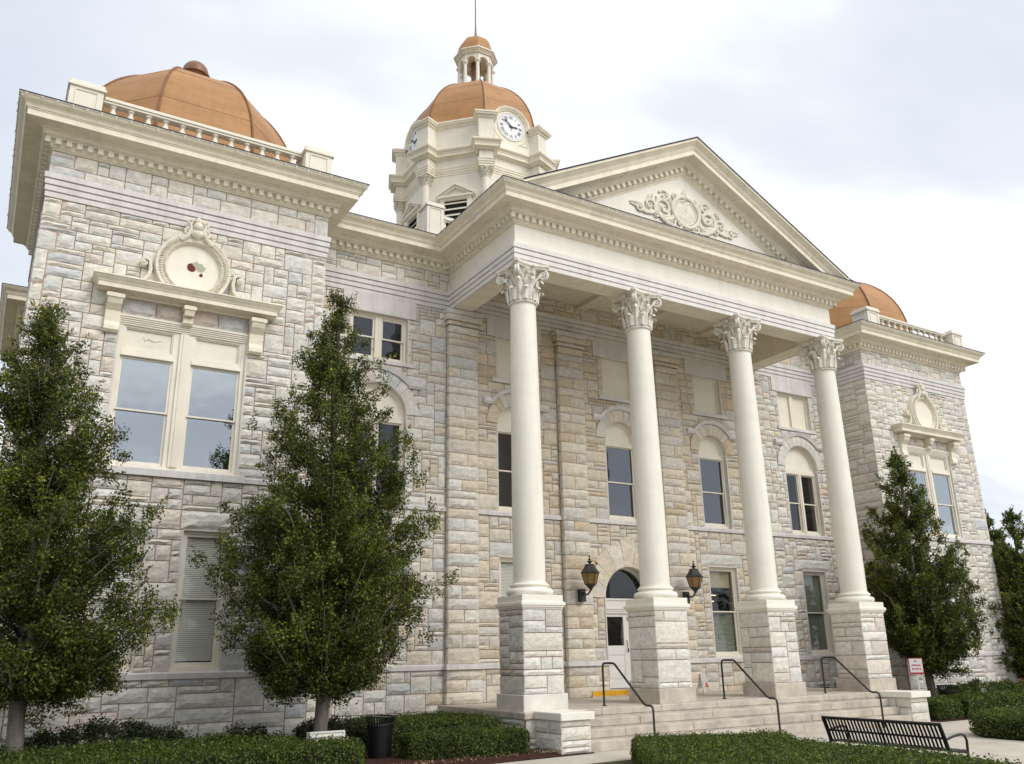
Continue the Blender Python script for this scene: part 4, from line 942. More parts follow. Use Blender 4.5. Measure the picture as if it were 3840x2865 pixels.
for sg in (-1, 1):
    cx = sg*PCX; yb = -1.82; zb = 13.47
    mb = MB(); mb.bbox(cx-2.45, cx+2.45, yb-.11, yb+.11, 14.06, 14.12, .008); mb.bbox(cx-2.45, cx+2.45, yb-.14, yb+.14, 14.12, 14.19, .01); mb.bbox(cx-2.45, cx+2.45, yb-.10, yb+.10, 14.19, 14.225, .01); mb.box(cx-2.45, cx+2.45, yb-.10, yb+.10, zb-.03, zb+.04)
    rl = mb.build('balustrade', M_trim, CH)
    for s_ in (-1, 1):
        pb_ = MB(); pedestal_box(pb_, cx+s_*2.82, yb, .36, zb-.03, 14.30); pb_.build('balustrade_pedestal', M_trim, rl)
    for k in range(12):
        x = cx-2.2+4.4*k/11
        if bal0 is None: bal0 = MB().lathe(BALP, 0, 0, 12).build('baluster', M_trim, rl, smooth=40)
        else: inst('baluster', bal0, rl, (0, 0, 0))
        o = bpy.data.objects[-1] if False else None
    bl = [o for o in rl.children if o.name.startswith('baluster')]
    for k, o in enumerate(bl): o.location = (cx-2.2+4.4*k/11, yb, zb+.03); o.scale = (1.2, 1.2, 1)
# ------------------------------------------------------------------ domes
def octa_dome(cx, cy, z0, R0, h, r1, p, q, n, name, parent, seam=.035):
    prof = []
    for i in range(n+1):
        t = (i/n)**.85 if i < n else 1.
        t = i/n; t = math.sin(t*math.pi/2) if True else t
        prof.append((r1+(R0-r1)*max(0, 1-t**p)**(1/q), z0+h*t))
    mb = MB().lathe(prof, cx, cy, 8, R(22.5), cap=False); o = mb.build(name, M_copper, parent)
    o.data.polygons.foreach_set('use_smooth', [True]*len(o.data.polygons)); o.data.set_sharp_from_angle(angle=R(33))
    for k in range(8):
        a = R(22.5)+k*math.pi/4
        MB().tube([(cx+(r_+.01)*math.cos(a), cy+(r_+.01)*math.sin(a), z) for r_, z in prof], seam, 6).build('dome_rib', M_rib, o, smooth=True)
    for i in (6, 12):                          # lapped sheet seams running round the dome
        if i < len(prof)-2:
            MB().lathe([(prof[i][0]+.003, prof[i][1]), (prof[i][0]+.006, prof[i][1]+.003), (prof[i][0]+.001, prof[i][1]+.011)], cx, cy, 8, R(22.5), cap=False).build('sheet_seam', M_rib, o)
    return o, prof
for sg in (-1, 1):
    dm_, pf = octa_dome(-14.28 if sg < 0 else 14.22, 1.5 if sg < 0 else 1.78, 13.5, 3.17, 3.92, .3, 2.61, 1.8, 22, 'dome', CH)
    MB().lathe([(.001, 17.38), (.34, 17.40), (.34, 17.50), (.26, 17.56), (.26, 17.76)]+[(.375*math.cos(R(t)), 18.07+.375*math.sin(R(t))) for t in range(-50, -24, 10)]+[(.36, 17.94), (.43, 17.95), (.43, 18.0), (.375, 18.01)]+[(.375*math.cos(R(t)), 18.07+.375*math.sin(R(t))) for t in range(0, 91, 10)], -14.28 if sg < 0 else 14.22, 1.5 if sg < 0 else 1.78, 24).build('dome_ball', M_ball, dm_, smooth=35)
# ------------------------------------------------------------------ clock tower
TY = 9.85
def octpath(rad, pier=None, hw=.33, cy=TY):
    """counter-clockwise-from-above octagon, optionally with square break-outs at the corners"""
    pts = []
    for k in range(8):
        a = -R(22.5)-k*math.pi/4
        c_ = Vector((math.cos(a), math.sin(a)))
        if pier is None: pts.append((rad*c_.x, cy+rad*c_.y))
        else:
            t_ = Vector((-math.sin(a), math.cos(a)))
            for s_, rr in ((1, 0), (1, 1), (-1, 1), (-1, 0)):
                base = rad*math.cos(R(22.5))/1.0
                if rr: q = c_*pier+t_*hw*s_
                else:
                    # where the pier side meets the wall face
                    fa = a+s_*R(22.5); fn = Vector((math.cos(fa), math.sin(fa))); ap = rad*math.cos(R(22.5))
                    d0 = (ap-(t_*hw*s_).dot(fn))/c_.dot(fn); q = c_*d0+t_*hw*s_
                pts.append((q.x, cy+q.y))
    pts = pts[::-1]
    return pts
def oct_sweep(path, prof, name, material, parent, smooth=False):
    p = path+[path[0], path[1]] if True else path
    p = [path[-1]]+path+[path[0]]
    # order so that outward is on the right-hand side of travel
    ar = sum(p[i][0]*p[(i+1) % len(p)][1]-p[(i+1) % len(p)][0]*p[i][1] for i in range(len(p)))
    if ar < 0: p = p[::-1]
    p = p+[p[2]]
    return sweep(MB(), p, prof, 1, len(p)-2).build(name, material, parent, smooth=smooth)
TR, TP = 3.46, 3.86
tw = MB().lathe([(TR, 16.3), (TR, 24.0), (TR-.5, 24.05)], 0, TY, 8, R(22.5), cap=False).build('clock_tower', M_trim, CH)
MB().box(-4.95, 4.95, 4.9, 14.8, 13.5, 16.62).build('tower_base', M_trim, tw)
PP = octpath(TR, TP, .33)
COP = [(-.3, 23.99), (0.0, 23.80), (.05, 23.84), (.06, 23.89), (.09, 23.92), (.15, 23.95), (.16, 24.02), (.19, 24.03), (.19, 24.11), (-.35, 24.16)]
def coping():
    p = [PP[-1]]+PP+[PP[0], PP[1]]
    ar = sum(p[i][0]*p[i+1][1]-p[i+1][0]*p[i][1] for i in range(len(p)-1))
    if ar < 0: p = p[::-1]
    for i in range(1, len(p)-2):
        mb = MB()
        mx_, my_ = (p[i][0]+p[i+1][0])/2, (p[i][1]+p[i+1][1])/2-TY; ln = math.hypot(p[i+1][0]-p[i][0], p[i+1][1]-p[i][1]); an = math.degrees(math.atan2(my_, mx_))
        if ln > 1 and (abs(an+90) < 5 or abs(abs(an)-180) < 5):
            a, b = Vector(p[i]), Vector(p[i+1]); d = (b-a).normalized(); m_ = (a+b)/2
            for s0, s1 in ((a, m_-d*.97), (m_+d*.97, b)):
                mb = MB()
                if (s1-s0).dot(d) > .02: sweep(mb, [tuple(p[i-1]), tuple(s0), tuple(s1)] if s0 == a else [tuple(s0), tuple(s1), tuple(p[i+2])], COP, 1 if s0 == a else 0, 2 if s0 == a else 1).build('tower_coping', M_paint, tw, smooth=30)
            continue
        sweep(mb, p, COP, i, i+1).build('tower_coping', M_paint, tw, smooth=30)
coping()
oct_sweep(PP, [(0, 22.2), (.03, 22.21), (.06, 22.26), (.10, 22.28), (.20, 22.30), (.20, 22.42), (.215, 22.43), (.23, 22.49), (.28, 22.53), (.29, 22.56), (.31, 22.57), (.31, 22.64), (-.3, 22.72)], 'tower_cornice', M_paint, tw, 30)
oct_sweep(octpath(TR, TP-.02, .31), [(-.05, 21.42), (.02, 21.42), (.02, 21.52), (.045, 21.53), (.045, 21.62), (.07, 21.63), (.07, 21.73), (.09, 21.74), (.09, 21.77), (-.1, 21.79)], 'tower_architrave', M_paint, tw)
for k in range(8):                                    # piers, columns and small capitals
    a = R(22.5)+k*math.pi/4; ca, sa = math.cos(a), math.sin(a)
    def loc(r_, t_, z): return (r_*ca-t_*sa, TY+r_*sa+t_*ca, z)
    def pier(hw, ro, z0, z1, mb):
        vs = [loc(r_, t_, z) for z in (z0, z1) for r_, t_ in ((2.9, -hw), (ro, -hw), (ro, hw), (2.9, hw))]; mb.add(vs, [(0, 1, 2, 3), (4, 5, 6, 7), (0, 1, 5, 4), (1, 2, 6, 5), (2, 3, 7, 6), (3, 0, 4, 7)])
    mb = MB(); pier(.328, TP-.003, 22.6, 24.0, mb); pier(.308, TP-.024, 21.44, 22.25, mb); mb.build('tower_pier', M_trim, tw)
    cx_, cy_, _ = loc(3.60, 0, 0)
    cc = MB().lathe([(.26, 16.6), (.26, 16.8), (.20, 16.85), (.19, 16.9), (.165, 20.95), (.19, 20.97), (.19, 21.0), (.165, 21.02), (.17, 21.2), (.23, 21.36), (.27, 21.40), (.27, 21.425)], cx_, cy_, 20).build('tower_column', M_trim, tw, smooth=35)
    cap_ = MB()
    for j in range(10):
        t = 2*math.pi*j/10
        for (z0, h_, o_) in ((21.02, .16, .05), (21.08, .24, .08)):
            tt = t+(0 if o_ < .06 else math.pi/10); vs = []
            for q in range(5):
                f_ = q/4; rr = .18+o_*f_**2*1.3+(.02 if q < 4 else .05); z = z0+h_*min(1, f_*1.25)-(.03 if q == 4 else 0)
                for s_ in (-1, 0, 1): vs.append((cx_+(rr+(.015 if s_ == 0 else 0))*math.cos(tt+s_*.20), cy_+(rr+(.015 if s_ == 0 else 0))*math.sin(tt+s_*.20), z))
            cap_.add(vs, [(3*q+i, 3*q+i+1, 3*q+4+i, 3*q+3+i) for q in range(4) for i in range(2)])
    for j in range(4):
        t = a+math.pi/4+j*math.pi/2
        cap_.tube([(cx_+rr*math.cos(t), cy_+rr*math.sin(t), z) for rr, z in ((.2, 21.2), (.27, 21.34), (.32, 21.37), (.33, 21.31), (.29, 21.30))], .03, 6)
    cap_.build('small_capital', M_capital, tw, smooth=50)
# faces: gabled louvre windows (all eight faces), clocks (front and left)
def face_frame(ang):
    a = R(ang); n_ = Vector((math.cos(a), math.sin(a))); t_ = Vector((-math.sin(a), math.cos(a)))
    ap = TR*math.cos(R(22.5))
    return lambda u, d, z: (n_.x*(ap+d)+t_.x*u, TY+n_.y*(ap+d)+t_.y*u, z)
def fbox(mb, F, u0, u1, d0, d1, z0, z1):
    mb.add([F(u0, d1, z0), F(u1, d1, z0), F(u1, d0, z0), F(u0, d0, z0), F(u0, d1, z1), F(u1, d1, z1), F(u1, d0, z1), F(u0, d0, z1)], [(0, 3, 2, 1), (4, 5, 6, 7), (0, 1, 5, 4), (1, 2, 6, 5), (2, 3, 7, 6), (3, 0, 4, 7)])
for ang in (-90, -135, 180, -45, 0, 135):
    F = face_frame(ang); mb = MB()
    fbox(mb, F, -.72, -.52, 0, .14, 17.4, 20.12); fbox(mb, F, .52, .72, 0, .14, 17.4, 20.12); fbox(mb, F, -.72, .72, 0, .15, 20.12, 20.22)
    for (w1, d_, zz) in ((.80, .26, 20.22), (.76, .22, 20.19)): pass
    fbox(mb, F, -.84, .84, -.02, .26, 20.22, 20.29)
    for s_ in (-1, 1):
        mb.prism([(0, 20.80), (s_*.88, 20.26), (s_*.88, 20.34), (0, 20.90)], lambda u, z: F(u, -.02, z), lambda u, z: F(u, .28, z))
        mb.prism([(0, 20.68), (s_*.70, 20.28), (s_*.80, 20.28), (0, 20.80)], lambda u, z: F(u, -.02, z), lambda u, z: F(u, .20, z))
    mb.prism([(-.7, 20.28), (.7, 20.28), (0, 20.7)], lambda u, z: F(u, -.02, z), lambda u, z: F(u, .08, z))
    lw = mb.build('louvre_window', M_trim, CH)
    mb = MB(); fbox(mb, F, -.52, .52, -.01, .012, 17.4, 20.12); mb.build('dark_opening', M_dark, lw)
    for q in range(9):
        z = 20.0-q*.28; mb = MB(); mb.add([F(-.52, .13, z-.09), F(.52, .13, z-.09), F(.52, .015, z+.03), F(-.52, .015, z+.03), F(-.52, .13, z-.065), F(.52, .13, z-.065), F(.52, .015, z+.055), F(-.52, .015, z+.055)], [(0, 1, 2, 3), (4, 5, 6, 7), (0, 1, 5, 4)])
        mb.build('slat', M_trim, lw)
def strokes(mb, F, segs, c0, rot, w_, d=.075):
    for (x0, y0, x1, y1, ww) in segs:
        p = Vector((x0, y0)); q = Vector((x1, y1)); dd = (q-p).normalized(); nn = Vector((-dd.y, dd.x))*ww*w_/2
        pts = []
        for v in (p+nn, p-nn, q-nn, q+nn):
            u = v.x*math.cos(rot)-v.y*math.sin(rot)+c0[0]; z = v.x*math.sin(rot)+v.y*math.cos(rot)+c0[1]; pts.append((u, z))
        mb.prism(pts, lambda u, z: F(u, d-.006, z), lambda u, z: F(u, d, z))
ROM = ['XII', 'I', 'II', 'III', 'IIII', 'V', 'VI', 'VII', 'VIII', 'IX', 'X', 'XI']
for ang in (-90, 180):
    F0 = face_frame(ang); F = (lambda F0: (lambda u, d, z: F0(u, d, z)))(F0)
    zc_ = 24.02; n = 48
    def disc(mb, r_, d0, d1, z=zc_):
        mb.prism([(r_*math.cos(2*math.pi*k/n), z+r_*math.sin(2*math.pi*k/n)) for k in range(n)], lambda u, zz: F(u, d0, zz), lambda u, zz: F(u, d1, zz))
    ck = MB()                                         # arched housing
    pts = [(-.98, 22.75), (.98, 22.75)]+[(.98*math.cos(math.pi*k/24), zc_+.98*math.sin(math.pi*k/24)) for k in range(25)]
    ck.prism(pts, lambda u, z: F(u, -.6, z), lambda u, z: F(u, .03, z))
    co = ck.build('clock', M_trim, CH)
    ar_ = MB(); K = [( .80, .03), (.81, .09), (.86, .10), (.88, .14), (.93, .16), (.985, .18), (1.0, .16), (1.0, -.2)]
    vs = []
    for k in range(25):
        t = math.pi*k/24
        for rr, d in K: vs.append(F(rr*math.cos(t), d, zc_+.02+rr*math.sin(t)))
    ar_.add(vs, [(k*8+j, k*8+j+1, (k+1)*8+j+1, (k+1)*8+j) for k in range(24) for j in range(7)]); ar_.build('arch_moulding', M_paint, co, smooth=35)
    mb = MB(); vs = []
    for k in range(n):
        t = 2*math.pi*k/n
        for rr, d in ((.67, .05), (.68, .07), (.70, .075), (.72, .06), (.73, .03)): vs.append(F(rr*math.cos(t), d, zc_+rr*math.sin(t)))
    mb.add(vs, [(k*5+j, k*5+j+1, ((k+1) % n)*5+j+1, ((k+1) % n)*5+j) for k in range(n) for j in range(4)]); mb.build('clock_rim', M_trim, co, smooth=True)
    mb = MB(); disc(mb, .672, .03, .055); mb.build('clock_face', M_clockw, co)
    mb = MB()
    for k in range(60):
        t = 2*math.pi*k/60; r_ = .625; a = .012
        mb.prism([(r_*math.cos(t)-a, zc_+r_*math.sin(t)-a), (r_*math.cos(t)+a, zc_+r_*math.sin(t)-a), (r_*math.cos(t)+a, zc_+r_*math.sin(t)+a), (r_*math.cos(t)-a, zc_+r_*math.sin(t)+a)], lambda u, z: F(u, .05, z), lambda u, z: F(u, .058, z))
    mb.build('minute_dots', M_clockb, co)
    flip = 1
    for k, s_ in enumerate(ROM):
        t = -2*math.pi*k/12; wd = {'I': .05, 'V': .10, 'X': .10}; tot = sum(wd[c_] for c_ in s_); x = -tot/2; segs = []; hh = .075
        for c_ in s_:
            w1 = wd[c_]; xm = x+w1/2
            if c_ == 'I': segs.append((xm, -hh, xm, hh, 1))
            elif c_ == 'V': segs += [(x+.008, hh, xm, -hh, 1), (x+w1-.008, hh, xm, -hh, .6)]
            else: segs += [(x+.008, hh, x+w1-.008, -hh, 1), (x+.008, -hh, x+w1-.008, hh, .6)]
            x += w1
        mb = MB(); rr = .49
        strokes(mb, F, segs, (rr*math.sin(-t), zc_+rr*math.cos(t)), t, .024, .062); mb.build('numeral', M_clockb, co)
    def hand(hour_ang, ln, w0, name, d):
        t = -hour_ang; mb = MB(); poly = [(-w0*.5, -.10), (w0*.5, -.10), (w0*.8, 0), (w0*.45, ln*.5), (w0*1.2, ln*.62), (w0*.35, ln*.75), (0, ln), (-w0*.35, ln*.75), (-w0*1.2, ln*.62), (-w0*.45, ln*.5), (-w0*.8, 0)]
        pts = [(a_*math.cos(t)-b_*math.sin(t), zc_+a_*math.sin(t)+b_*math.cos(t)) for a_, b_ in poly]; mb.prism(pts, lambda u, z: F(u, d, z), lambda u, z: F(u, d+.012, z)); mb.build(name, M_clockb, co)
    hand(2*math.pi*(2+52/60)/12, .40, .05, 'hour_hand', .075); hand(2*math.pi*52/60, .60, .045, 'minute_hand', .095)
    mb = MB(); mb.prism([(-.012, zc_-.06), (.012, zc_-.06), (.018, zc_-.17), (0, zc_-.26), (-.018, zc_-.17)], lambda u, z: F(u, .056, z), lambda u, z: F(u, .0575, z)); mb.build('rust_streak', M_rib, co)
    for s_ in (-1, 1):                                # corner spandrel mouldings
        for path in ([(s_*.86, 23.75), (s_*.86, 23.20), (s_*.42, 23.20)], [(s_*(.86-.76*0), 23.62), (s_*.72, 23.42), (s_*.52, 23.25)]):
            mb = MB(); mb.tube([F(u, .035, z) for u, z in path], .022, 4); mb.build('spandrel_moulding', M_paint, co)
# tower dome, lantern, finial
dm_, pf = octa_dome(0, TY, 24.1, 3.41, 3.67, .9, 2.01, 1.47, 26, 'dome', CH, .03)
LZ = 27.72
ln_ = MB().lathe([(.98, LZ-.1), (.98, LZ+.12), (.92, LZ+.15), (.92, LZ+.22)], 0, TY, 8, R(22.5)).build('lantern', M_trim, CH)
for k in range(8):
    a = R(22.5)+k*math.pi/4; cx_, cy_ = .83*math.cos(a), TY+.83*math.sin(a)
    MB().lathe([(.13, LZ+.2), (.13, LZ+.26), (.095, LZ+.30), (.085, LZ+1.36), (.11, LZ+1.38), (.12, LZ+1.42), (.15, LZ+1.45), (.15, LZ+1.52)], cx_, cy_, 14).build('lantern_column', M_trim, ln_, smooth=35)
    # arch panel between columns
    fa = k*math.pi/4; nx, ny = math.cos(fa), math.sin(fa); ap = .83*math.cos(R(22.5)); hw = .83*math.sin(R(22.5))
    Fl = lambda u, d, z: (nx*(ap+d)-ny*u, TY+ny*(ap+d)+nx*u, z)
    ra = .235; za = LZ+1.52; zt_ = LZ+1.95; mb = MB()
    xs_ = [-hw, -ra]+[ra*math.cos(math.pi-math.pi*q/10) for q in range(1, 10)]+[ra, hw]; zs_ = [za, za]+[za+ra*math.sin(math.pi-math.pi*q/10) for q in range(1, 10)]+[za, za]
    for i in range(len(xs_)-1):
        mb.prism([(xs_[i], zs_[i]), (xs_[i+1], zs_[i+1]), (xs_[i+1], zt_), (xs_[i], zt_)], lambda u, z: Fl(u, -.12, z), lambda u, z: Fl(u, .06, z))
    mb.build('lantern_arch', M_trim, ln_)
MB().lathe([(.75, LZ+1.9), (.98, LZ+1.93), (.98, LZ+1.98), (1.02, LZ+2.0), (1.06, LZ+2.06), (1.12, LZ+2.09), (1.12, LZ+2.16), (.95, LZ+2.2)], 0, TY, 8, R(22.5)).build('lantern_cornice', M_paint, ln_)
sd_ = MB().lathe([(.92, LZ+2.18), (.93, LZ+2.35), (.90, LZ+2.6), (.82, LZ+2.85), (.68, LZ+3.08), (.48, LZ+3.24), (.25, LZ+3.33), (.10, LZ+3.36)], 0, TY, 8, R(22.5), cap=False).build('lantern_dome', M_copper, ln_)
MB().lathe([(.14, LZ+3.33), (.15, LZ+3.37), (.10, LZ+3.42), (.13, LZ+3.48), (.07, LZ+3.56), (.05, LZ+3.8), (.035, LZ+4.3), (.028, LZ+7.4), (.001, LZ+7.5)], 0, TY, 10).build('finial_pole', M_ball, ln_, smooth=40)
MB().lathe([(.70, LZ+.18), (.70, LZ+.24)], 0, TY, 8, R(22.5)).build('lantern_floor', M_rib, ln_); MB().lathe([(.24, LZ+.2), (.24, LZ+1.95)], 0, TY, 10).build('bell', M_ball, ln_)
# roof balustrade at the tower's corner
mb = MB(); 
for (x0, x1, y0, y1) in ((-4.25, 4.25, 5.06, 5.28), (-4.72, -4.50, 5.5, 14), (4.50, 4.72, 5.5, 14)):
    mb.box(x0, x1, y0, y1, 17.55, 17.68); mb.box(x0, x1, y0+.02, y1-.02, 16.6, 16.78)
br = mb.build('balustrade', M_trim, CH)
for x in (-4.61, 4.61):
    pb_ = MB(); pedestal_box(pb_, x, 5.17, .36, 16.5, 18.0); pb_.build('balustrade_pedestal', M_trim, br)
for k in range(24):
    inst('baluster', bal0, br, (-4.05+8.1*k/23, 5.17, 16.76), scale=(1.2, 1.2, 1.42))
for k in range(14):
    for x in (-4.61, 4.61): inst('baluster', bal0, br, (x, 5.8+.36*k, 16.76), scale=(1.2, 1.2, 1.42))
# ------------------------------------------------------------------ stones: 300 largest in view as pieces, the rest joined
STONES.sort(key=lambda s: -s[0])
rest = MB()
for k, (s_, vs, fs, col, par) in enumerate(STONES):
    if k < 298:
        mb = MB(); mb.add(vs, fs, col); mb.build('stone', M_stone, par)
    else: rest.add(vs, fs, col)
o = rest.build('stonework', M_stone, CH); o['kind'] = 'stuff'
NST = len(STONES); STONES.clear()

# ------------------------------------------------------------------ front steps
FS = empty('front_steps', (0, -4.5, GZ)); tag(FS, 'pale pinkish stone steps and landing between two low stone cheek walls', 'steps')
def fs(mb, name, material, parent=None, smooth=False):
    mb.v = [(x, y+4.5, z-GZ) for x, y, z in mb.v]; return mb.build(name, material, parent or FS, smooth)
def slabs(x0, x1, y0, y1, z0, z1, name, cuts):
    xs = [x0]+cuts+[x1]
    for a, b in zip(xs, xs[1:]): fs(MB().bbox(a+.002, b-.002, y0, y1, z0, z1, .018), name, M_step)
slabs(-6.76, 6.76, -4.42, .28, -.145, -.002, 'landing', [-4.6, -2.75, -.9, 1.3, 3.2, 5.0])
slabs(-5.75, 5.75, -4.72, -4.38, -.36, -.195, 'step', [-3.7, -1.35, .75, 3.1])
slabs(-5.75, 5.75, -5.03, -4.70, -.575, -.40, 'step', [-4.4, -2.3, .1, 1.9, 4.4])
slabs(-5.75, 5.75, -5.36, -5.00, GZ, -.61, 'step', [-3.3, -1.0, 1.2, 3.6])
fs(MB().box(-5.75, 5.75, -4.40, -.2, GZ, -.15), 'riser', M_step); fs(MB().box(-5.75, 5.75, -4.70, -4.2, GZ, -.355), 'riser', M_step); fs(MB().box(-5.75, 5.75, -5.01, -4.5, GZ, -.57), 'riser', M_step)
def steps_ashlar(fr, u0, u1, z0, z1, par, seed, big=1.2):
    n0 = len(STONES); ashlar(fr, u0, u1, z0, z1, [], GREY[:4]+GREY[6:], par, seed, uu=.15, vv=.15, bulge=.035, big=big)
for sg in (-1, 1):
    x0, x1 = sorted((sg*5.66, sg*6.45))
    b = fs(MB().box(x0+.02, x1-.02, -5.38, -4.2, GZ, -.14), 'cheek_wall', M_mortar)
    fs(MB().bbox(x0-.06, x1+.06, -5.50, -4.30, -.135, .02, .015), 'cheek_cap', M_white, None)
    for fr, ln in ((((x0, -5.40), (1, 0), (0, -1)), x1-x0), (((x0, -4.28), (0, -1), (-1, 0)), 1.12), (((x1, -5.40), (0, 1), (1, 0)), 1.12)):
        steps_ashlar(fr, 0, ln, GZ, -.137, b, int(fr[0][0]*10+fr[0][1]*100))
    # landing flank wall
    xf = sg*6.70
    b2 = fs(MB().box(min(xf, xf-sg*.3), max(xf, xf-sg*.3), -4.3, -.1, GZ, -.147), 'landing_wall', M_mortar)
    fr = ((xf+sg*.02, -.1), (0, -1), (-1, 0)) if sg < 0 else ((xf+.02, -4.3), (0, 1), (1, 0))
    steps_ashlar(fr, 0, 4.2, GZ, -.15, b2, 81+sg)
    xa, xb = (-6.70, -6.4) if sg < 0 else (6.4, 6.70)
    b3 = fs(MB().box(xa+.01, xb-.01, -4.34, -4.1, GZ, -.147), 'landing_wall', M_mortar)
    steps_ashlar(((xa, -4.36), (1, 0), (0, -1)), 0, .3, GZ, -.15, b3, 91+sg)
for (s_, vs, fss, col, par) in STONES:
    mb = MB(); mb.add([(x, y+4.5, z-GZ) for x, y, z in vs], fss, col); mb.build('stone', M_stone, par)
STONES.clear()
# ------------------------------------------------------------------ handrails
RL = ['black pipe handrail rising up the steps between the first and second columns', 'black pipe handrail rising up the steps between the second and third columns', 'black pipe handrail rising up the steps between the third and fourth columns']
for k, x in enumerate((-4.02, .03, 4.08)):
    h = empty('handrail', (x, -4.6, GZ)); tag(h, RL[k], 'handrail', 'handrails on the front steps')
    P = [(0, 0.85, .83), (0, .85, 1.74), (0, .83, 1.80), (0, .78, 1.83), (0, .42, 1.83), (0, .36, 1.81), (0, -.68, .93), (0, -.76, .90), (0, -.92, .90), (0, -.98, .87), (0, -1.0, .80), (0, -1.0, 0)]
    MB().tube(P, .027, 10).build('rail', M_rail, h, smooth=50)
    for yy, zz in ((.85, .83), (-1.0, .0)): MB().lathe([(.06, zz), (.06, zz+.015), (.03, zz+.02)], 0, yy, 12).build('foot_plate', M_rail, h, smooth=40)
# ------------------------------------------------------------------ wall lanterns
LL = ['bronze wall lantern with amber glass, left of the arched entrance', 'bronze wall lantern with amber glass, right of the arched entrance']
for k, x in enumerate((-2.06, 2.10)):
    h = empty('wall_lantern', (x, -.235, 2.92)); tag(h, LL[k], 'lantern', 'lanterns flanking the entrance')
    MB().bbox(-.10, .10, -.12, .06, -.20, .17, .015).build('back_box', M_lamp, h)
    MB().tube([(0, -.12, .05), (0, -.24, .0), (0, -.36, .0), (0, -.46, .08), (0, -.50, .16), (0, -.46, .2), (0, -.42, .16)], [.03, .028, .027, .026, .026, .018, .012], 8).build('arm', M_lamp, h, smooth=True)
    lx, ly = 0, -.50; n = 6
    body = MB().lathe([(.03, .10), (.05, .14), (.07, .17), (.16, .26), (.175, .27), (.175, .29)], lx, ly, n, R(30)).build('lantern_base', M_lamp, h)
    MB().lathe([(.165, .285), (.255, .60)], lx, ly, n, R(30), cap=False).build('amber_pane', M_amber, h)
    for q in range(n):
        a = R(30)+q*math.pi/3; MB().tube([(lx+.168*math.cos(a), ly+.168*math.sin(a), .28), (lx+.258*math.cos(a), ly+.258*math.sin(a), .605)], .013, 5).build('glazing_bar', M_lamp, h)
    MB().lathe([(.255, .595), (.29, .60), (.295, .62), (.27, .64), (.20, .73), (.15, .82), (.145, .86), (.11, .87), (.05, .88)], lx, ly, n, R(30)).build('lantern_roof', M_lamp, h)
    MB().lathe([(.04, .87), (.03, .90), (.085, .94), (.09, .95), (.03, .97), (.025, .99), (.05, 1.01), (.02, 1.03), (.015, 1.07), (.025, 1.09), (.006, 1.14), (.001, 1.16)], lx, ly, 10).build('finial', M_lamp, h, smooth=40)
# ------------------------------------------------------------------ bench
bn = empty('park_bench', (-3.42, -11.2, GZ)); tag(bn, 'black metal slatted bench seen from behind, facing the steps walkway', 'bench')
BP = [(.52, .36), (.50, .405), (.46, .42), (.30, .41), (.14, .405), (.06, .42), (.02, .47), (-.03, .62), (-.10, .80), (-.12, .835), (-.135, .825)]
slat0 = None
mb = MB(); vs = []
for (px, pz) in BP: vs += [(px, -.019, pz), (px, .019, pz)]
mb.add(vs, [(2*i, 2*i+1, 2*i+3, 2*i+2) for i in range(len(BP)-1)])
ofs = [(p[0]-.008, p[1]-.004) for p in BP]; vs = []
for (px, pz) in ofs: vs += [(px, -.019, pz), (px, .019, pz)]
mb.add(vs, [(2*i, 2*i+2, 2*i+3, 2*i+1) for i in range(len(BP)-1)])
n = 33
for k in range(n):
    yy = -1.17+2.34*k/(n-1)
    if slat0 is None: slat0 = mb.build('slat', M_metal, bn); slat0.location = (0, yy, 0)
    else: inst('slat', slat0, bn, (0, yy, 0))
MB().tube([(-.125, -1.22, .84), (-.125, 1.22, .84)], .028, 10).build('top_rail', M_metal, bn, smooth=50)
MB().tube([(.52, -1.2, .37), (.52, 1.2, .37)], .022, 8).build('front_rail', M_metal, bn, smooth=50)
MB().box(-.055, -.04, -1.18, 1.18, .60, .635).build('back_strap', M_metal, bn); MB().box(.26, .30, -1.18, 1.18, .385, .40).build('seat_strap', M_metal, bn)
for yy in (-1.21, 1.21, 0):
    MB().tube([(-.125, yy, .83), (-.04, yy, .62), (.02, yy, .45), (.0, yy, .25), (-.10, yy, .02)], .024, 8).build('leg', M_metal, bn, smooth=50)
    MB().tube([(.02, yy, .42), (.45, yy, .40), (.53, yy, .36), (.50, yy, .02)], .024, 8).build('leg', M_metal, bn, smooth=50)
    if yy: MB().tube([(-.02, yy, .60), (.20, yy, .64), (.40, yy, .66), (.50, yy, .64), (.55, yy, .56), (.53, yy, .36)], .022, 8).build('armrest', M_metal, bn, smooth=50)
# ------------------------------------------------------------------ litter bins
BL = ['black slatted metal litter bin between the clipped hedges, left of the steps', 'black slatted metal litter bin behind the right cheek wall']
def bin_(x, y, label, proto=[None]):
    h = empty('litter_bin', (x, y, GZ)); tag(h, label, 'litter bin', 'litter bins beside the steps')
    if proto[0] is None:
        sl = MB(); vs = []
        for (r_, z) in ((.235, .05), (.25, .35), (.27, .66), (.28, .74), (.335, .87)): vs += [(r_, -.014, z), (r_, .014, z)]
        sl.add(vs, [(2*i, 2*i+1, 2*i+3, 2*i+2) for i in range(4)]); sl.add([(a-.006, b, c) for a, b, c in vs], [(2*i, 2*i+1, 2*i+3, 2*i+2) for i in range(4)])
        proto[0] = sl
        s0 = sl.build('slat', M_metal, h); proto.append(s0)
    for k in range(34):
        if k == 0 and len(proto) == 2 and proto[1].parent == h: continue
        inst('slat', proto[1], h, (0, 0, 0), rz=2*math.pi*k/34)
    for (r_, z) in ((.24, .06), (.283, .73), (.338, .875)):
        MB().tube([(r_*math.cos(2*math.pi*q/32), r_*math.sin(2*math.pi*q/32), z) for q in range(33)], .014, 6).build('hoop', M_metal, h, smooth=True)
    MB().lathe([(.20, .08), (.22, .70)], 0, 0, 20).build('liner', M_metal, h, smooth=30)
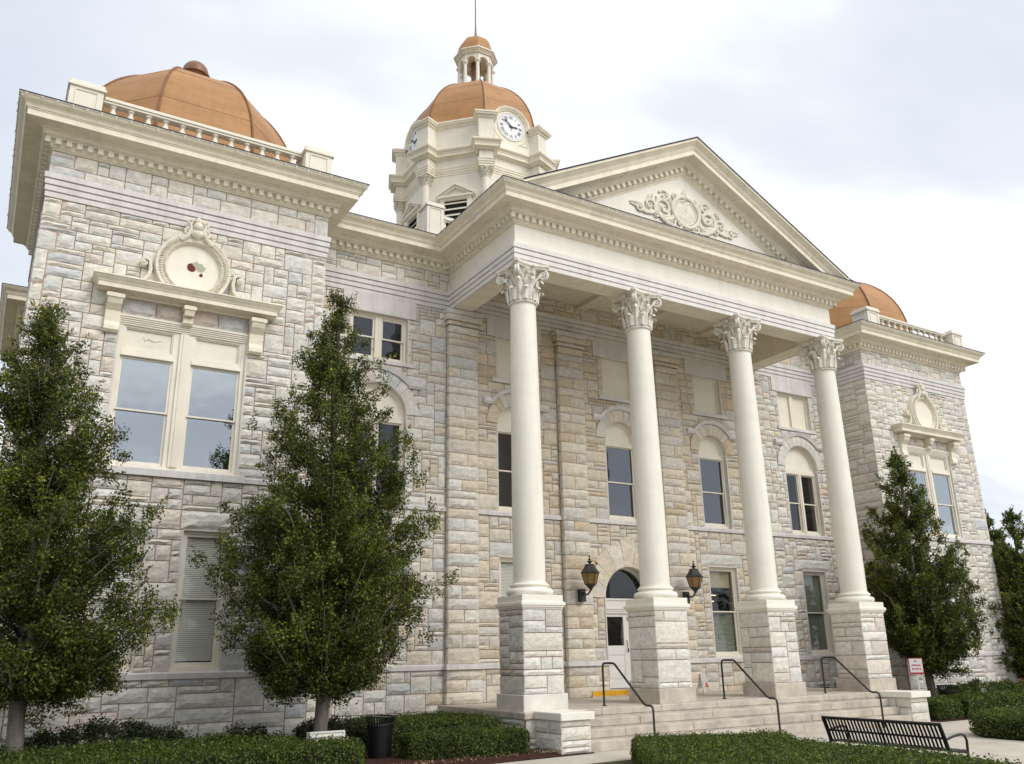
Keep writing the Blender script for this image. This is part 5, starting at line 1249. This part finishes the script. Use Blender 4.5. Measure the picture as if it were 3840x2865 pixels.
bin_(-9.95, -3.75, BL[0]); bin_(9.5, -4.1, BL[1])
# ------------------------------------------------------------------ small things
h = empty('utility_box', (-11.6, -5.0, GZ)); tag(h, 'low cream panel box standing before the tree trunk behind the left hedge', 'box')
mb = MB(); mb.bbox(-.33, .33, -.12, .12, 0, .74, .01); mb.build('box_body', M_trim, h)
mb = MB(); ringbox(mb, -.34, .34, .30, .76, .03, -.145, -.10); mb.box(-.31, .31, -.15, -.14, .66, .68); mb.build('frame', M_plastic, h)
h = empty('yard_sign', (1.58, -1.3, 0)); tag(h, 'small white folding caution sign with an orange triangle on the landing', 'sign')
for s_ in (-1, 1):
    mb = MB(); mb.add([(-.14, s_*.13, .16), (.14, s_*.13, .16), (.11, s_*.02, .60), (-.11, s_*.02, .60), (-.14, s_*.118, .16), (.14, s_*.118, .16), (.11, s_*.008, .60), (-.11, s_*.008, .60)], [(0, 1, 2, 3), (4, 5, 6, 7), (0, 1, 5, 4), (2, 3, 7, 6), (1, 2, 6, 5), (0, 3, 7, 4)]); mb.build('board', M_plastic, h)
    for x in (-.12, .12): MB().tube([(x, s_*.13, .17), (x*1.1, s_*.17, .0)], .012, 5).build('leg', M_plastic, h)
mb = MB(); mb.add([(-.02, -.1245, .20), (.13, -.1245, .20), (.055, -.079, .38)], [(0, 1, 2)]); mb.build('orange_triangle', M_orange, h)
sn = empty('notice_sign', (7.45, -4.5, GZ)); tag(sn, 'small white notice sign with red border on a thin pale post', 'sign')
MB().tube([(0, 0, 0), (0, 0, 1.75)], .022, 6).build('post', M_plastic, sn, smooth=50)
SR = Matrix.Rotation(R(-52), 4, 'Z')
def srot(mb): mb.v = [tuple(SR @ Vector(v)) for v in mb.v]; return mb
srot(MB().box(-.20, .20, -.035, -.025, 1.28, 1.75)).build('board', M_red, sn); srot(MB().box(-.175, .185, -.037, -.035, 1.33, 1.73)).build('white_field', M_plastic, sn)
for z, segs in ((1.66, ((-.03, .03),)), (1.54, ((-.12, -.09), (-.08, -.05), (-.04, 0), (.01, .04), (.05, .09), (.10, .13))), (1.43, ((-.12, -.07), (-.06, -.04), (-.02, .02), (.03, .07), (.09, .13)))):
    for a, b in segs: srot(MB().box(a, b, -.0385, -.0365, z-.022, z+.022)).build('lettering', M_red, sn)
# string lights along the cornices
sl = empty('string_lights', (0, 0, 13.4)); tag(sl, 'thin string of tiny clear bulbs clipped along the cornice edges', 'string lights')
mbw = MB(); mbb = MB(); rr = random.Random(9)
def mit(path, d):
    P_ = [Vector(p) for p in path]; out = []
    for i in range(len(P_)):
        ns = []
        if i: t = (P_[i]-P_[i-1]).normalized(); ns.append(Vector((t.y, -t.x)))
        if i < len(P_)-1: t = (P_[i+1]-P_[i]).normalized(); ns.append(Vector((t.y, -t.x)))
        out.append(P_[i]+(ns[0]*d if len(ns) == 1 else (ns[0]+ns[1])/(1+ns[0].dot(ns[1]))*d))
    return out
q = mit(PATH, .838)
for a, b in zip(q, q[1:]):
    mbw.tube([(a.x, a.y, -.02), (b.x, b.y, -.02)], .006, 4)
    ln = (b-a).length; k = int(ln/.30)
    for j in range(k):
        c_ = a.lerp(b, (j+.5)/k); z = -.05-rr.random()*.05; mbb.tube([(c_.x, c_.y, -.015), (c_.x+rr.uniform(-.02, .02), c_.y-.01, z-.03)], .011, 4)
mbw.build('wire', M_plastic, sl); o = mbb.build('bulbs', M_plastic, sl); o['kind'] = 'stuff'

# ------------------------------------------------------------------ foliage
def leaves(C, Nrm, size, rng, cols, asp=.5, jit=.9, sjit=.35):
    """quads centred at C, facing roughly Nrm"""
    n = len(C); N_ = Nrm+rng.normal(size=(n, 3))*jit; N_ /= np.linalg.norm(N_, axis=1, keepdims=True)+1e-9
    T = np.cross(N_, rng.normal(size=(n, 3))); T /= np.linalg.norm(T, axis=1, keepdims=True)+1e-9
    B = np.cross(N_, T); s = (size*(1+rng.uniform(-sjit, sjit, n)))[:, None]
    V = np.stack([C-T*s*.5, C+B*s*asp*.5+N_*s*.08, C+T*s*.5, C-B*s*asp*.5+N_*s*.08], 1).reshape(-1, 3)
    F = np.arange(4*n).reshape(n, 4)
    ck = cols[rng.integers(0, len(cols), n)]*(1+rng.uniform(-.3, .3, (n, 1)))
    return V, F, np.repeat(ck, 4, 0)
HOLLY = np.array([(.028, .045, .009), (.043, .063, .011), (.064, .084, .012), (.105, .12, .016), (.17, .17, .026)])
def tree(name, label, x, y, ztop, rad, zbot, seed, env=None, nclump=230, lpc=560, lsize=.058, trunk_r=.13, group='evergreen trees by the courthouse', lean=(0, 0), cols=HOLLY):
    rng = np.random.default_rng(seed); h = empty(name, (x, y, GZ)); tag(h, label, 'tree', group)
    H = ztop-GZ; zb = zbot-GZ
    env = env or [(0, .5), (.11, .85), (.26, 1.0), (.46, .80), (.57, .72), (.69, .54), (.8, .36), (.89, .2), (.96, .1), (1, .03)]
    et = np.array([e[0] for e in env]); er = np.array([e[1] for e in env])
    spine = lambda t: np.array([lean[0]*t, lean[1]*t])
    tp = [(0, 0, -.1), (.01, .0, .4)]; trd = [trunk_r*1.35, trunk_r*1.05]
    for k in range(1, 9):
        t = k/8; tp.append((lean[0]*t+rng.normal()*.04, lean[1]*t+rng.normal()*.04, .4+(H-.5)*t)); trd.append(trunk_r*(1-.9*t)+.012)
    lobes = rng.uniform(.64, 1.16, (9, 9)); limbs = MB().tube(tp, trd, 12); Cs = []; Ns = []; Sh = []
    nb = int(nclump*.62)
    for i in range(nb):                               # upswept branches carrying feathery tufts
        t = rng.beta(1.05, 1.45); ang = i*2.39996+rng.uniform(-.3, .3); k = lobes[int(t*8.99), int((ang % (2*math.pi))/(2*math.pi)*8.99)]
        R_ = max(.12, rad*np.interp(t, et, er)*k); z = zb+(H-zb)*t+rng.normal()*.28*(1-t)
        rise = R_*rng.uniform(.45, .95); z0 = max(zb*.82, z-rise)
        p0 = np.array([lean[0]*z0/H, lean[1]*z0/H, z0]); p2 = np.array([R_*math.cos(ang)+lean[0]*t, R_*math.sin(ang)+lean[1]*t, z])
        p1 = (p0+p2)/2+np.array([math.cos(ang), math.sin(ang), 0])*R_*.12-np.array([0, 0, .05])
        limbs.tube([tuple(p0), tuple(p1), tuple(p2)], [.03*(1-t)+.010, .018*(1-t)+.007, .004], 5)
        tone0 = rng.uniform(.72, 1.22); nt_ = max(3, int(R_*4.6)+2)
        for j in range(nt_):
            s_ = .22+.80*(j+rng.random())/nt_; s_ = min(s_, 1.02)
            c = (1-s_)**2*p0+2*s_*(1-s_)*p1+s_*s_*p2+rng.normal(size=3)*np.array([.13, .13, .09])*(.5+R_/2)
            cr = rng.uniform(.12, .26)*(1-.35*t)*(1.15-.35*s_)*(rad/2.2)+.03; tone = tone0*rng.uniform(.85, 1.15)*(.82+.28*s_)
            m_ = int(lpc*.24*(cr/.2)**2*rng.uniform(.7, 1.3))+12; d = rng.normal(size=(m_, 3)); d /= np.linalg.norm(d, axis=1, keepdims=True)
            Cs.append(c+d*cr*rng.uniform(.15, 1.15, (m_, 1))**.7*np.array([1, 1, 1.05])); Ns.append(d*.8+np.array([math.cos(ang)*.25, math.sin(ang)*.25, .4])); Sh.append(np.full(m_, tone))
            if rng.random() < .5:                     # young shoot
                dv = np.array([math.cos(ang)*.5, math.sin(ang)*.5, 1.])+rng.normal(size=3)*.35; dv /= np.linalg.norm(dv); ms = 20
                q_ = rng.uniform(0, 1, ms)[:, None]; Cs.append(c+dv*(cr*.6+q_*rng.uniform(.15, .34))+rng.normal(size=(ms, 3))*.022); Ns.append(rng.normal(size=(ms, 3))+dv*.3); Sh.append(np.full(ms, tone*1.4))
    ms = 120; s = rng.uniform(0, 1, ms)[:, None]                     # top leader
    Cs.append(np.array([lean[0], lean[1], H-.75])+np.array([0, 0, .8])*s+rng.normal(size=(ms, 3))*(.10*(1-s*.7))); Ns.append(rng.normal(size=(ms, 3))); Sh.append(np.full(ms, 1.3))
    limbs.build('trunk', M_bark, h, smooth=True)
    C = np.concatenate(Cs); Nn = np.concatenate(Ns); S = np.concatenate(Sh)
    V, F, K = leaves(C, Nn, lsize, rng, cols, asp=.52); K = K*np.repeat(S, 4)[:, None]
    o = link('crown', np_mesh('crown', V, F, K), M_leaf, h); o['kind'] = 'stuff'
    return h
tree('holly_tree', 'dark evergreen tree at the left edge, before the left pavilion window', -16.75, -4.6, 7.75, 2.15, 1.0, 11, nclump=300, lean=(-.5, 0))
tree('holly_tree', 'tall dark evergreen tree covering the wall left of the portico', -11.58, -4.6, 9.25, 2.15, .9, 24, nclump=370, lean=(-.0, .1))
tree('holly_tree', 'dark conical evergreen tree before the right pavilion', 9.85, -3.3, 8.1, 2.0, 1.0, 35, nclump=300, lsize=.08, lpc=380)
tree('holly_tree', 'dark evergreen tree cut by the right edge of the photo', 18.6, -2.2, 6.6, 2.1, .2, 47, nclump=220, lsize=.09, lpc=320)
tree('holly_tree', 'far dark evergreen tree behind the right edge tree', 27.5, 4, 8.2, 2.8, .3, 59, nclump=200, lsize=.12, lpc=260)
# bare tree at the far right
bt = empty('bare_tree', (24.5, -.6, GZ)); tag(bt, 'bare leafless twiggy tree behind the right edge evergreen', 'tree')
mb = MB(); rb = random.Random(4)
def grow(p, d, ln, r0, lev):
    q = p+d*ln; mid = p+d*ln*.5+Vector((rb.uniform(-1, 1), rb.uniform(-1, 1), 0))*ln*.06
    mb.tube([p, mid, q], [r0, r0*.8, r0*.62], 5 if lev > 1 else 4)
    if lev == 0: return
    for k in range(3 if lev > 1 else 2):
        nd = (d+Vector((rb.uniform(-1, 1), rb.uniform(-1, 1), rb.uniform(-.15, .5)))*.62).normalized(); grow(q if k else p+d*ln*rb.uniform(.5, .9), nd, ln*rb.uniform(.62, .85), r0*.6, lev-1)
grow(Vector((0, 0, 0)), Vector((0, 0, 1)), 2.6, .15, 6)
mb.build('trunk', M_bark, bt, smooth=True)
# ------------------------------------------------------------------ hedges and shrubs
HEDGE = np.array([(.046, .074, .013), (.064, .098, .016), (.092, .128, .02), (.036, .060, .012), (.15, .165, .03)])
DARKSH = np.array([(.022, .036, .012), (.030, .046, .014), (.040, .055, .016), (.055, .06, .02)])
def inpoly(px, py, P):
    ins = np.zeros(len(px), bool); n = len(P)
    for i in range(n):
        x0, y0 = P[i]; x1, y1 = P[(i+1) % n]; c = ((y0 > py) != (y1 > py)) & (px < (x1-x0)*(py-y0)/(y1-y0+1e-12)+x0); ins ^= c
    return ins
def edgedist(px, py, P):
    d = np.full(len(px), 1e9); n = len(P)
    for i in range(n):
        a = np.array(P[i]); b = np.array(P[(i+1) % n]); ab = b-a; t = np.clip(((px-a[0])*ab[0]+(py-a[1])*ab[1])/(ab@ab), 0, 1)
        d = np.minimum(d, np.hypot(px-a[0]-t*ab[0], py-a[1]-t*ab[1]))
    return d
def hedge(label, P, z1, seed, dens=1500, lsize=.05, rnd_=.12, cols=HEDGE, rough=.03, name='hedge', cat='hedge', group='clipped hedges along the walks', z0=GZ, shag=.06):
    rng = np.random.default_rng(seed); P = [tuple(p) for p in P]; xs = np.array([p[0] for p in P]); ys = np.array([p[1] for p in P]); cx, cy = xs.mean(), ys.mean()
    h = empty(name, (cx, cy, z0)); tag(h, label, cat, group)
    bx = (xs.max()-xs.min())*(ys.max()-ys.min()); n = int(bx*dens*1.3); px = rng.uniform(xs.min(), xs.max(), n); py = rng.uniform(ys.min(), ys.max(), n); k = inpoly(px, py, P); px, py = px[k], py[k]
    ed = edgedist(px, py, P); f = lambda x, y: np.sin(x*3.1+seed)*np.cos(y*2.7+seed*2)*.5+np.sin(x*7.3+y*5.1)*.3+np.sin(x*13.7-y*11.3+seed)*.25
    top = z1-rnd_*np.clip(1-ed/rnd_, 0, 1)**2+rough*f(px, py)
    ptop = np.stack([px, py, top-np.abs(rng.normal(size=len(px)))*shag+rng.random(len(px))**6*.09], 1); ntop = np.tile([0, 0, 1.], (len(px), 1))
    side = []; sn_ = []
    ar = sum(P[i][0]*P[(i+1) % len(P)][1]-P[(i+1) % len(P)][0]*P[i][1] for i in range(len(P)))
    for i in range(len(P)):
        a = np.array(P[i]); b = np.array(P[(i+1) % len(P)]); L_ = np.hypot(*(b-a)); m_ = int(L_*(z1-z0)*dens*1.1); t = rng.random(m_); z = z0+.04+(z1-z0-.06)*rng.random(m_)
        nn = np.array([b[1]-a[1], a[0]-b[0]])/L_*(1 if ar > 0 else -1); q = a+(b-a)*t[:, None]; off = rough*1.4*f(q[:, 0]*1.3, z*3+q[:, 1])-np.abs(rng.normal(size=m_))*shag
        off -= rnd_*.7*np.clip((z-(z1-rnd_))/rnd_, 0, 1)**2; off += .03*np.sin((z-z0)/(z1-z0)*math.pi)
        side.append(np.stack([q[:, 0]+nn[0]*off, q[:, 1]+nn[1]*off, z], 1)); sn_.append(np.tile([nn[0], nn[1], .25], (m_, 1)))
    C = np.concatenate([ptop]+side); Nn = np.concatenate([ntop]+sn_); tone = 1+.28*f(C[:, 0]*1.1+C[:, 2], C[:, 1]*1.1)
    V, F, K = leaves(C-np.array([cx, cy, z0]), Nn, lsize, rng, cols, asp=.55, jit=.75); K = K*np.clip(np.repeat(tone, 4), .5, 1.6)[:, None]
    o = link('foliage', np_mesh('foliage', V, F, K), M_leaf, h); o['kind'] = 'stuff'
    ins = .10; mb = MB(); c2 = Vector((cx, cy)); PP_ = []
    for i in range(len(P)):
        a, b, c_ = Vector(P[i-1]), Vector(P[i]), Vector(P[(i+1) % len(P)]); n1 = Vector(((b-a).y, -(b-a).x)).normalized(); n2 = Vector(((c_-b).y, -(c_-b).x)).normalized(); s_ = -1 if ar > 0 else 1
        mm = (n1+n2); mm = mm/max(.4, 1+n1.dot(n2)); PP_.append(b+mm*ins*s_)
    mb.prism_z([(p.x-cx, p.y-cy) for p in PP_], 0, z1-z0-.11); mb.build('dark_core', M_core, h)  # added solid core, coloured dark, hides gaps through the foliage
    return h
def rrect(x0, x1, y0, y1, r_=.25):
    out = []
    for (cx, cy, a0) in ((x1-r_, y0+r_, -90), (x1-r_, y1-r_, 0), (x0+r_, y1-r_, 90), (x0+r_, y0+r_, 180)):
        out += [(cx+r_*math.cos(R(a0+t)), cy+r_*math.sin(R(a0+t))) for t in (0, 30, 60, 90)]
    return out
hedge('long clipped hedge across the lower left corner of the photo', rrect(-20, -11.3, -6.55, -5.45, .35), -.17, 1, 1900, .045)
hedge('low spreading green hedge behind the long left hedge', [(-19.5, -5.35), (-12.2, -5.35), (-12.2, -4.9), (-15, -4.3), (-19.5, -4.3)], -.10, 2, 1300, .05, group='low shrubs under the walls', rough=.06)
hedge('clipped hedge between the litter bin and the left cheek wall', [(-9.6, -4.5), (-8.2, -4.95), (-7.12, -5.12), (-6.98, -4.95), (-6.98, -4.3), (-9.6, -3.9)], -.27, 3, 2200, .042, rnd_=.14)
hedge('low dark hedge against the landing wall, behind the bin', [(-9.6, -3.4), (-7.0, -3.9), (-6.95, -1.2), (-9.6, -1.0)], -.12, 4, 1400, .045, group='low shrubs under the walls', rough=.05)
hedge('clipped hedge in the foreground behind the bench', [(-5.75, -6.98), (-5.3, -7.05), (-3.1, -8.2), (-2.95, -8.6), (-3.78, -9.6), (-3.8, -13), (-4.6, -14.6), (-10.6, -14.6), (-7.55, -9.5), (-6.0, -7.25)], -.38, 5, 1900, .045)
hedge('clipped hedge on the right of the walkway, below the notice sign', [(3.2, -10.6), (3.25, -8.8), (3.8, -8.25), (16, -8.25), (16, -10.6)], -.30, 6, 900, .06)
hedge('further clipped hedge running right behind the walkway hedge', [(8.3, -5.5), (24, -5.5), (24, -4.3), (8.3, -4.3)], -.22, 7, 800, .065)
hedge('short clipped hedge just right of the right cheek wall', [(6.9, -5.4), (8.1, -5.4), (8.1, -4.7), (6.9, -4.6)], -.25, 8, 1100, .06)
hedge('hedge corner at the lower right edge of the photo', [(-2.0, -14.2), (-1.2, -13.0), (3.2, -13.0), (3.2, -15.5), (-2.0, -15.5)], -.42, 9, 1500, .05)
def shrub(label, x, y, rx, ry, hgt, seed, n, cols=DARKSH, lsize=.07):
    rng = np.random.default_rng(seed); h = empty('shrub', (x, y, GZ)); tag(h, label, 'shrub', 'low shrubs under the walls')
    Cs = []; Ns = []; mb = MB()
    for i in range(max(14, int(n/90))):
        a = rng.uniform(0, 2*math.pi); r_ = math.sqrt(rng.random()); c = np.array([rx*r_*math.cos(a), ry*r_*math.sin(a), hgt*(.30+.55*(1-r_*r_*.6)*rng.uniform(.75, 1.1))]); cr = rng.uniform(.10, .2)
        d = rng.normal(size=(90, 3)); d /= np.linalg.norm(d, axis=1, keepdims=True); Cs.append(c+d*cr*rng.uniform(.4, 1.2, (90, 1))); Ns.append(d+np.array([0, 0, .8]))
        mb.tube([(c[0]*.3, c[1]*.3, 0), (c[0]*.7, c[1]*.7, c[2]*.6), tuple(c)], [.015, .01, .006], 4)
    V, F, K = leaves(np.concatenate(Cs), np.concatenate(Ns), lsize, rng, cols, asp=.4)
    o = link('foliage', np_mesh('foliage', V, F, K), M_leaf, h); o['kind'] = 'stuff'; mb.build('stems', M_bark, h)
shrub('large dark azalea shrub under the left pavilion wall', -15.3, -3.4, 1.7, .7, 1.12, 70, 9000)
shrub('dark shrub left of the cream panel box', -12.7, -3.6, .75, .5, .85, 71, 3200)
shrub('low dark shrub at the foot of the pavilion, right of the large azalea', -13.6, -3.7, .7, .5, .72, 74, 3000)
shrub('dark shrub between the tree trunk and the litter bin', -10.6, -2.6, .8, .7, .95, 72, 4200)
shrub('shrub mass under the right pavilion wall', 13.6, -2.9, 3.2, .6, .95, 73, 9000, HEDGE, .09)
shrub('small shrub seen between the third and fourth columns', 8.4, -.7, 1.2, .4, .95, 75, 2000, HEDGE, .07)
rl_ = np.random.default_rng(31); nl = 420
lx_ = np.concatenate([rl_.uniform(-7.4, -5.7, 260), rl_.uniform(-10.6, -7.4, 160)]); ly_ = np.concatenate([rl_.uniform(-5.45, -4.6, 260), rl_.uniform(-5.6, -5.0, 160)])
V, F, K = leaves(np.stack([lx_, ly_, np.full(nl, GZ+.085)], 1), np.tile([0, 0, 1.], (nl, 1)), .06, rl_, np.array([(.42, .33, .2), (.30, .2, .1), (.5, .43, .3), (.2, .09, .05)]), asp=.5, jit=.35)
o = link('leaf_litter', np_mesh('leaf_litter', V, F, K), M_leaf); tag(o, 'dry fallen leaves scattered on the mulch by the left cheek wall', 'leaf litter', kind='stuff')
# ------------------------------------------------------------------ far brick building at the right edge
bb = empty('brick_building', (34, 14, GZ)); tag(bb, 'plain red brick building far behind the right edge trees', 'building')
MB().box(-7, 7, -5, 5, 0, 5.2).build('wall', M_brick, bb); MB().box(-7.2, 7.2, -5.2, 5.2, 5.2, 5.5).build('parapet', M_reveal, bb)
for k in range(5):
    x = -5.6+2.8*k; w_ = MB().box(x-.55, x+.55, -5.06, -4.98, 1.2, 3.6).build('window', M_trim, bb); MB().box(x-.47, x+.47, -5.075, -5.062, 1.3, 3.5).build('pane', M_glass, w_)
print('stones', NST, 'objects', len(bpy.data.objects))
